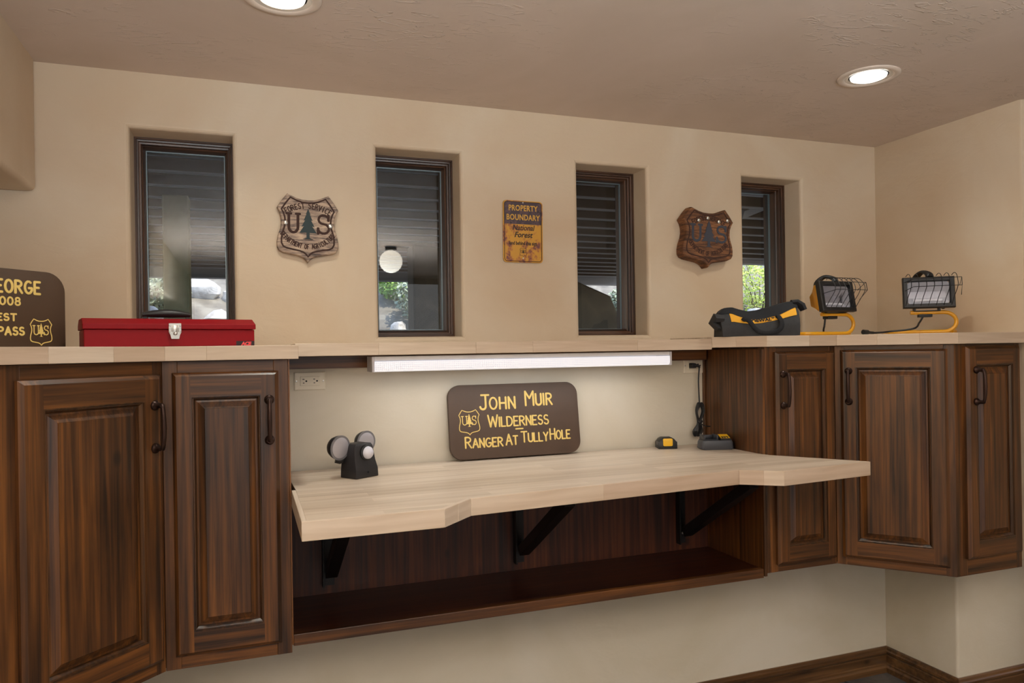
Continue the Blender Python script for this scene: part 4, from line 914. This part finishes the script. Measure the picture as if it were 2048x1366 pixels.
for k_ in range(7):
    dx = (k_ - 3) * 1.25; ph = k_ * 37 % 5
    P = [W3(1399 + dx, 806 + ph, yw_ - .003 * k_ / 2), W3(1393 + dx * .4, 822 + ph, yw_ - .004 - .002 * k_), W3(1397 + dx * .5, 846, yw_ - .006), W3(1391 + dx * 1.2 - ph * .3, 862, yw_ - .004 - .001 * k_), W3(1394 + dx, 872 - ph * .7, yw_ - .004), W3(1401 + dx, 862, yw_ - .009), W3(1400 + dx * .4, 842, yw_ - .010), W3(1406 + dx * .6, 822 + ph, yw_ - .008), W3(1402 + dx, 807 + ph * .5, yw_ - .004), W3(1399 + dx, 806 + ph, yw_ - .003 * k_ / 2)]
    m.tube([inv @ p for p in smoothpath(P, 5)], .0028, 6)
m.tube([inv @ p for p in smoothpath([W3(1396, 842, yw_ - .014), W3(1401, 846, yw_ - .018), W3(1404, 843, yw_ - .01), W3(1400, 838, yw_), W3(1396, 842, yw_ - .014)], 4)], .003, 6)
m.build('cord_bundle', BLK, ch, smooth=60)
tail = [W3(1402, 848, yw_ - .008), W3(1412, 852, yw_ - .01), W3(1426, 854, yw_ - .012), W3(1438, 862, yw_ - .02), ch.matrix_world @ Vector((0, 0, 0)) if False else Matrix(inv).inverted() @ Vector((6 * qc, 38 * qc, 14 * qc))]
MB().tube([inv @ p for p in smoothpath(tail, 6)], .0024, 8).build('charger_lead', BLK, ch, smooth=60)
# ------------------------------------------------------------------ tool bag on the counter
b0 = aty(1446, 674, -.335); b1 = aty(1600, 668, -.435); vb = Vector((b1.x - b0.x, b1.y - b0.y)); LB = vb.length; ab = math.atan2(vb.y, vb.x)
bag = thing('tool_bag', 'slumped charcoal tool bag with a yellow band and black straps', 'bag', (b0.x, b0.y, ZTR + .0008), ab)
qg = LB / 154
HS = [(0, 50, 34), (.06, 56, 34), (.16, 58, 33), (.26, 53, 32), (.38, 49, 31), (.5, 51, 31), (.62, 56, 33), (.74, 60, 36), (.86, 66, 40), (.95, 68, 42), (1, 66, 42)]
def hs(s, k):
    for a, b_ in zip(HS[:-1], HS[1:]):
        if a[0] <= s <= b_[0]:
            t_ = (s - a[0]) / (b_[0] - a[0]); return (a[k] * (1 - t_) + b_[k] * t_) * qg
    return HS[-1][k] * qg
DB = .13
def front(s, v):    # v 0..1 up the front face -> (x, y, z)
    bul = .010 * sin(pi * min(v, 1)) * (.6 + .4 * sin(9 * s)); return Vector((s * LB + (v * .004 * (1 if s > .5 else -2)), -bul + v * v * DB * .30 + .004 * sin(14 * s) * v, v * hs(s, 1)))
def sec(s):
    F = [front(s, v) for v in (0, .12, .3, .5, .7, .85, 1)]; h_ = hs(s, 1)
    return [tuple(p) for p in F] + [(s * LB, DB * .5, h_ * 1.01), (s * LB, DB * .72, h_ * .9), (s * LB, DB * .95, h_ * .5), (s * LB, DB, 0.0)]
MB().loft([sec(i / 24) for i in range(25)]).build('bag_body', FABG, bag, smooth=50)
def strip(v0f, v1f, s0, s1, off, n=24, nv=5):
    m = MB(); fr = []; bk = []
    for i in range(n + 1):
        s = s0 + (s1 - s0) * i / n; a, b_ = v0f(s), v1f(s); fr.append([front(s, a + (b_ - a) * j / nv) + Vector((0, -off, 0)) for j in range(nv + 1)]); bk.append([p + Vector((0, off + .002, 0)) for p in fr[-1]])
    L = [f + b_[::-1] for f, b_ in zip(fr, bk)]; return m.loft(L)
band = strip(lambda s: .52 + .10 * s - .06 * sin(pi * s), lambda s: .81 - .19 * sin(pi * min(1, max(0, (s - .12) / .9))) + .08 * s, .13, .965, .0016).build('yellow_band', FABY, bag, smooth=50)
tp = []
for i in range(25):
    s = i / 24; h_ = hs(s, 1); v1 = front(s, .81 - .19 * sin(pi * min(1, max(0, (s - .12) / .9))) + .06 * s + .01); x_ = s * LB
    tp.append([tuple(v1 + Vector((0, -.003, 0))), tuple(front(s, .93) + Vector((0, -.003, 0))), (x_, DB * .28, h_ + .003), (x_, DB * .5, h_ + .005), (x_, DB * .74, h_ * .93 + .003), (x_, DB * .74, h_ * .88), (x_, DB * .5, h_ - .002), tuple(v1 + Vector((0, .004, 0)))])
MB().loft(tp).build('top_flap', FABB, bag, smooth=40)
tl = MB(); h_ = hs(1, 1)
tl.tube([(LB * .96, DB * .4, h_ + .002), (LB * 1.03, DB * .38, h_ + .004), (LB * 1.08, DB * .34, h_ * .93), (LB * 1.11, DB * .32, h_ * .78)], [.014, .014, .015, .012], 10, sq=(1, 1.5, .8)); tl.build('end_tab', FABB, bag, smooth=50)
MB().tube([(0.01, .03, hs(0, 1) * .72), (-.018, .035, hs(0, 1) * .74), (-.03, .04, hs(0, 1) * .58), (-.01, .035, hs(0, 1) * .36), (.01, .035, hs(0, 1) * .3)], [.016, .02, .012, .013, .008], 8, sq=(1, 2, 1)).build('end_pocket', FABG, bag, smooth=30)
def fr2(s, v, off=.004): p = front(s, v); return (p.x, p.y - off, p.z)
for pth, nm in (([fr2(.28, .60, .004), fr2(.30, .66, .010), fr2(.35, .62, .014), fr2(.38, .48, .014), fr2(.41, .30, .016), fr2(.47, .15, .018), fr2(.56, .10, .019), fr2(.67, .14, .018), fr2(.735, .28, .015), fr2(.745, .45, .011), fr2(.725, .60, .009), fr2(.705, .68, .005)], 'strap'),):
    P = smoothpath(pth, 5); MB().tube(P, .0085, 8, sq=(1, .35, 1)).build(nm, FABB, bag, smooth=50)
pw = front(.53, .60)
text('DEWALT', .0155, 'lettering', SLOT, band, (pw.x, pw.y - .0055, pw.z + .001), rot=(pi / 2 - .22, -.10, 0), offset=.0007, sx=1.35, extrude=.0004)
# ------------------------------------------------------------------ two yellow work lights
GLS = plain('ribbed_reflector', srgb(190, 190, 196), .35, .35, bump=.6, bscale=50)
def worklight(px_h, py_h, yh, px_b, yaw, tilt, label, sc=1.0, base_yaw=0):
    hc = aty(px_h, py_h, yh); r = thing('work_light', label, 'work light', (hc.x, hc.y, ZTR + .0008), 0, 'yellow portable work lights')
    hz_ = hc.z - ZTR - .0008; w, h, dp = .185 * sc, .125 * sc, .085
    R = Matrix.Translation((0, 0, hz_)) @ Matrix.Rotation(yaw, 4, 'Z') @ Matrix.Rotation(tilt, 4, 'X')
    MB().ring(-w / 2, w / 2, -h / 2, h / 2, [(.004, .016), (0, .012), (0, -.006), (.003, -.010), (.015, -.010), (.017, -.004), (.017, .010), (.006, .016), (.004, .016)]).xf(R).build('front_frame', BLK, r, smooth=30)
    hb3 = MB(); hb3.loft([[(x * a_, y_, z_ * b_) for x, z_ in rrect(w - .012, h - .012, .012, 3)] for a_, b_, y_ in ((1, 1, .012), (.99, .98, .03), (.72, .66, .062), (.62, .42, .085), (.55, .35, .09), (.3, .2, .091), (.02, .02, .0912))], caps=False); hb3.xf(R).build('housing', YEL, r, smooth=40)
    for k_ in range(6): pass
    MB().loft([[(x * a_, y_, z_ * b_) for x, z_ in rrect(w - .036, h - .036, .008, 3)] for a_, b_, y_ in ((1, 1, .004), (.97, .72, .030), (.95, .3, .046))], caps=False).loft([[(x * .95, .046 + e_, z_ * .3) for x, z_ in rrect(w - .036, h - .036, .008, 3)] for e_ in (0, .002)]).xf(R).build('reflector', GLS, r, smooth=40)
    MB().box(-w / 2 + .016, w / 2 - .016, -.001, .0015, -h / 2 + .016, h / 2 - .016).xf(R).build('glass_pane', LENS, r, smooth=0)
    MB().tube([(-.05, .02, -h * .22), (.05, .02, -h * .22)], .005, 10).xf(R).build('halogen_tube', plain('quartz', srgb(235, 235, 238), .15), r, smooth=60)
    cg = MB(); wr = .0013; D_ = .062
    xs = [-w * .44 + w * .88 * i / 6 for i in range(7)]
    for x in xs: cg.tube(smoothpath([(x - .004, -.012, -h * .43), (x, -.034, -h * .22), (x + .008, -D_, h * .08), (x + .008, -D_, h * .30), (x + .008, -.045, h * .50), (x + .006, -.02, h * .58), (x, -.010, h * .52)], 4), wr, 5)
    x0_, x1_ = xs[0] - .004, xs[-1] + .022
    cg.tube([(x0_, -.012, h * .06), (x0_ + .022, -D_, h * .10), (x1_, -D_, h * .10), (x1_ + .008, -.012, -h * .12)], wr, 5)
    cg.tube([(x0_, -.012, h * .34), (x0_ + .024, -D_ + .002, h * .36), (x1_, -D_ + .002, h * .36), (x1_ + .004, -.012, h * .2)], wr, 5)
    cg.tube([(x1_, -D_ + .001, h * .36), (x1_, -D_, h * .10)], wr, 5)
    cg.xf(R).build('wire_guard', BLK, r, smooth=60)
    gm = MB(); gm.tube(smoothpath([(-w * .12, .07, h * .30), (-w * .18, .055, h * .56), (-w * .08, .03, h * .72), (w * .02, .005, h * .62), (w * .03, -.002, h * .5)], 5), .0095, 10, sq=(1.5, 1, .8)); gm.xf(R).build('top_handle', BLK, r, smooth=60)
    # yoke, junction box and stand
    zs = hz_ - h / 2
    top = R @ Vector((0, .03, -h * .45))
    bz = .088
    MB().box(-.05, -.044, .002, .030, bz + .002, zs + .012).box(.036, .042, .002, .030, bz + .002, zs + .012).box(-.05, .042, .002, .030, bz, bz + .004).xf(Matrix.Rotation(base_yaw, 4, 'Z')).build('yoke', BLK, r, bevel=.0008)
    MB().box(-.032, .016, .012, .042, bz - .022, bz - .0065).xf(Matrix.Rotation(base_yaw, 4, 'Z')).build('junction_box', BLK, r, bevel=.002)
    MB().lathe([(0, 0), (.008, 0), (.009, -.006), (.007, -.014), (0, -.015)], (.052, .016, zs + .004), 'y', 12).tube([(.042, .014, zs + .002), (.056, .010, zs)], .003, 6).xf(Matrix.Rotation(base_yaw, 4, 'Z')).build('tilt_knob', BLK, r, smooth=40)
    P = [(-.052, .016, bz - .004), (.03, .016, bz - .004)] + [(.048 + .036 * sin(radians(a)), .016, (bz - .004 + .0085) / 2 + (bz - .0125) / 2 * cos(radians(a))) for a in range(0, 181, 20)] + [(.0, .016, .0085), (-.09, .016, .0085), (-.11, .022, .0085), (-.118, .04, .0085), (-.118, .12, .0085), (-.11, .138, .0085), (-.09, .145, .0085), (.06, .145, .0085), (.08, .13, .0085), (.086, .10, .0085), (.084, .04, .0085), (.07, .022, .0085)]
    RB_ = Matrix.Rotation(base_yaw, 4, 'Z')
    MB().tube([(x_ * 1.18, y_, z_) for x_, y_, z_ in P], .0075, 12).xf(RB_).build('tube_stand', YEL, r, smooth=60)
    return r, hc, bz
YH1, YH2 = -.27, -.20
YH1, YH2 = -.30, -.46
wl, hc1, _ = worklight(1673, 593, YH1, 0, radians(4), radians(-10), 'yellow work light beside the tool bag, head turned away to the right', .97)
wl2, hc2, bz = worklight(1857, 585, YH2, 0, radians(-38), radians(-8), 'yellow work light near the corner, its cord trailing along the counter', .97, radians(-36))
MB().tube([Vector(p) - Vector((hc1.x, hc1.y, ZTR + .0008)) for p in smoothpath([(hc1.x - .03, hc1.y + .03, ZTR + .07), (hc1.x - .034, hc1.y + .034, ZTR + .03), (hc1.x - .03, hc1.y + .06, ZTR + .006), (hc1.x - .06, hc1.y + .18, ZTR + .006)], 5)], .0036, 8).build('power_cord', BLK, wl, smooth=60)
cp = [(hc2.x - .01, hc2.y + .02, ZTR + bz - .022), (hc2.x - .03, hc2.y + .018, ZTR + .045), (hc2.x - .08, hc2.y + .0, ZTR + .022)]
e_ = aty(1745, 660, -.42)
cp += [(e_.x + .10, e_.y + .02, ZTR + .012), (e_.x + .02, e_.y, ZTR + .008), (e_.x, e_.y, ZTR + .008)]
Lw = Vector((hc2.x, hc2.y, ZTR + .0008))
MB().tube([Vector(p) - Lw for p in smoothpath(cp, 6)], .0036, 8).build('power_cord', BLK, wl2, smooth=60)
MB().tube([Vector(p) - Lw for p in ((e_.x + .004, e_.y, ZTR + .008), (e_.x - .022, e_.y - .002, ZTR + .009), (e_.x - .026, e_.y - .002, ZTR + .010), (e_.x - .05, e_.y - .004, ZTR + .011))], [.005, .006, .009, .0095], 10, sq=(1, 1, 1)).build('plug', BLK, wl2, smooth=30)
# ------------------------------------------------------------------ outside: deck joists, posts, boulders and shrubs
DJ = plain('deck_grey_and_bounce_light', srgb(134, 138, 152), .7); DKB = plain('brown_deck_boards', srgb(58, 44, 36), .8); ROCK = stucco('pale_granite', srgb(150, 144, 136), srgb(182, 176, 168), srgb(206, 200, 190), .8, 5); DIRT = stucco('dry_soil', srgb(84, 76, 64), srgb(108, 99, 84), srgb(128, 120, 104), .8, 3)
DZ = 1.6 + 1.12
deck = thing('raised_deck', 'timber deck overhead outside the windows with pale joists', 'deck', (0, 0, 0))
XDK = 5.95
MB().box(-6, XDK, .35, 7.9, DZ + .10, DZ + .14).box(XDK, 10, .35, 5.4, DZ + .10, DZ + .14).build('deck_boards', DKB, deck, smooth=0)
j0 = MB().box(-7.5, 7.5, -.02, .02, .004, .10).build('joist', DKB, deck, smooth=0); j0.location = (1.5, .7, DZ)
c0 = MB().box(-7.5, 7.5, -.024, .024, -.006, .0035).build('joist_bounce_strip', DJ, j0, smooth=0)  # pale strip: ground-bounce light on the joist underside, put into the colour
for k_ in range(1, 12):
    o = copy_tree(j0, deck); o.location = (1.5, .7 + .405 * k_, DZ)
j1 = MB().box(-6, XDK, -.02, .02, .004, .10).build('joist', DKB, deck, smooth=0); j1.location = (0, .7 + .405 * 12, DZ)
MB().box(-6, XDK, -.024, .024, -.006, .0035).build('joist_bounce_strip', DJ, j1, smooth=0)
for k_ in range(13, 18):
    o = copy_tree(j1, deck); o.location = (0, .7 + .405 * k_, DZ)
MB().box(XDK, 10, 5.35, 5.5, DZ - .04, DZ + .10).build('beam', DJ, deck, smooth=0)
MB().box(-6, XDK, 7.85, 8.05, DZ - .10, DZ + .10).build('beam', DJ, deck, smooth=0)
POSTM = plain('olive_post', srgb(112, 108, 84), .8, var=.1)
for px_, yy_, wd in ((353, 3.0, .17), ):
    x_ = xat(px_, yy_, 560); MB().box(x_ - wd / 2, x_ + wd / 2, yy_, yy_ + wd, -.5, DZ - .001).build('post', POSTM, deck, bevel=.01, smooth=0)
for x_ in (-3.4, -5.8): MB().box(x_ - .1, x_ + .1, 7.85, 8.05, -.5, DZ - .101).build('post', POSTM, deck, bevel=.01, smooth=0)
def brace(p0, p1): MB().tube([p0, p1], .06, 4).build('diagonal_brace', DJ, deck, smooth=0)
brace(aty(470, 470, 5.6), aty(300, 415, 5.2)); brace(aty(1580, 385, 2.6), aty(1480, 425, 2.6))
DARKW = stucco('dark_screen_colour', srgb(52, 44, 36), srgb(66, 57, 47), srgb(80, 70, 58), .1, 4)
def PT(px, py): p = aty(px, py, 4.6); return (p.x, p.z)
gw = tag(MB().prismy([(PT(826, 488)[0], -.4), (PT(1236, 600)[0], -.4), PT(1238, 632), PT(1222, 592), PT(1150, 560), PT(960, 505), PT(826, 488)], 4.6, 4.9).build('dark_screen', DARKW, bevel=.02, smooth=0), 'dark sloping stone wall outside, behind the second and third windows', 'wall')  # added dark mass, standing in for the dark room mirrored in these panes
def hit(px, py):            # where the line of sight through a pixel meets the bank
    d = ray(px, py); t = 2.9 / d.y
    while t < 26:
        p = EYE + d * t
        if p.z < gz(p.x, p.y): break
        t += .03
    return EYE + d * t
gr = MB(); gx = [-8 + i * .6 for i in range(40)]; gy = [.23, 1, 2, 3, 4, 5, 6, 7, 8, 9, 10, 11, 12.5, 14, 16, 19, 24]
def gz(x, y): return (.75 if y < 5 else .75 + (y - 5) * .28 if y < 8 else 1.59 + min(y - 8, 4) * .52) + .12 * sin(x * 1.3) * cos(y * 1.1) + (.45 * max(0, min(1, (-x - .6) / 1.6)) * min(1, y / 2))
gv = [(x, y, gz(x, y)) for y in gy for x in gx]; n_ = len(gx)
gr.add(gv, [(j * n_ + i, j * n_ + i + 1, (j + 1) * n_ + i + 1, (j + 1) * n_ + i) for j in range(len(gy) - 1) for i in range(n_ - 1)])
gob = gr.build('ground', DIRT, smooth=60); struct(gob)
random.seed(11)
def boulder(x, y, rx, ry, rz, label, z=None):
    m = MB(); m.sphere((0, 0, 0), 1, 14); sd_ = random.random() * 50
    V = []
    for p in m.v:
        p = Vector(p); k_ = 1 + .16 * sin(p.x * 3.1 + sd_) * cos(p.y * 2.7 + sd_) + .10 * sin(p.z * 5 + sd_ * 2) + .05 * sin(p.x * 9 + p.z * 7 + sd_); V.append((p.x * rx * k_, p.y * ry * k_, p.z * rz * k_))
    m.v = V; o = m.build('boulder', ROCK, smooth=35); o.location = (x, y, (gz(x, y) + rz * .4) if z is None else z); o.rotation_euler = (0, 0, random.random() * 6)
    return tag(o, label, 'rock', 'pale boulders on the bank outside')
for px_, py_, yy_, sz_, lb in ((400, 580, 8.9, .30, 'large pale sunlit boulder right of the post, outside the first window'), (470, 590, 10.1, .18, 'smaller tan boulder beside the large sunlit one, outside the first window'), (444, 640, 6.6, .24, 'dark wet-looking boulder low at the right edge of the first window'),
    (380, 654, 5.0, .12, 'small boulder at the foot of the bank, behind the toolbox handle'), (296, 640, 3.6, .28, 'boulder low at the left edge of the first window'),
    (796, 652, 6.2, .16, 'shaded boulder low in the second window'), (1512, 640, 7.2, .3, 'boulder below the yellow-green shrub outside the fourth window')):
    p = hit(px_, py_ + 14); boulder(p.x, p.y, sz_, sz_ * .8, sz_ * .75, lb, p.z + sz_ * .3)
LEAF = [plain('leaf_green', srgb(120, 150, 56), .6), plain('leaf_lime', srgb(176, 188, 84), .6), plain('leaf_grey', srgb(132, 140, 112), .6)]
def shrub(px_, py_, yy_, rad, n, mat, label, squash=.8):
    c_ = hit(px_, py_ + rad * 90); r = thing('shrub', label, 'shrub', (c_.x, c_.y, c_.z), 0, 'leafy shrubs on the bank outside')
    m = MB()
    for k_ in range(n):
        a, b_, rr = random.random() * 2 * pi, math.acos(2 * random.random() - 1), rad * (.45 + .55 * random.random() ** .5)
        p = Vector((rr * sin(b_) * cos(a), rr * sin(b_) * sin(a), rad * squash + rr * cos(b_) * squash)); u = Vector((random.uniform(-1, 1), random.uniform(-1, 1), random.uniform(-1, 1))).normalized(); v = u.orthogonal().normalized(); L_ = random.uniform(.03, .055)
        m.add([p - u * L_, p + v * L_ * .5, p + u * L_, p - v * L_ * .5], [(0, 1, 2, 3)])
    o = m.build('foliage', mat, r, smooth=0); o['kind'] = 'stuff'
    m = MB()
    for k_ in range(7):
        a = k_ * 2 * pi / 7; m.tube([(0, 0, -.25), (rad * .3 * cos(a), rad * .3 * sin(a), rad * .6), (rad * .7 * cos(a), rad * .7 * sin(a), rad * 1.2)], [.02, .012, .005], 5)
    m.build('stems', plain('bark', srgb(96, 84, 70), .9) if 'bark' not in bpy.data.materials else bpy.data.materials['bark'], r)
shrub(1520, 560, 9.0, .75, 2600, LEAF[1], 'yellow-green leafy shrub seen through the fourth window')
shrub(800, 565, 9.2, .42, 1500, LEAF[0], 'green leafy shrub seen low in the second window')
shrub(852, 600, 11.2, .5, 1500, LEAF[2], 'greyish shrub behind the green one in the second window')
shrub(320, 590, 7.5, .4, 1400, LEAF[2], 'dry greyish shrub left of the post in the first window')
shrub(1245, 600, 8.6, .28, 700, LEAF[2], 'small pale shrub seen in the third window')
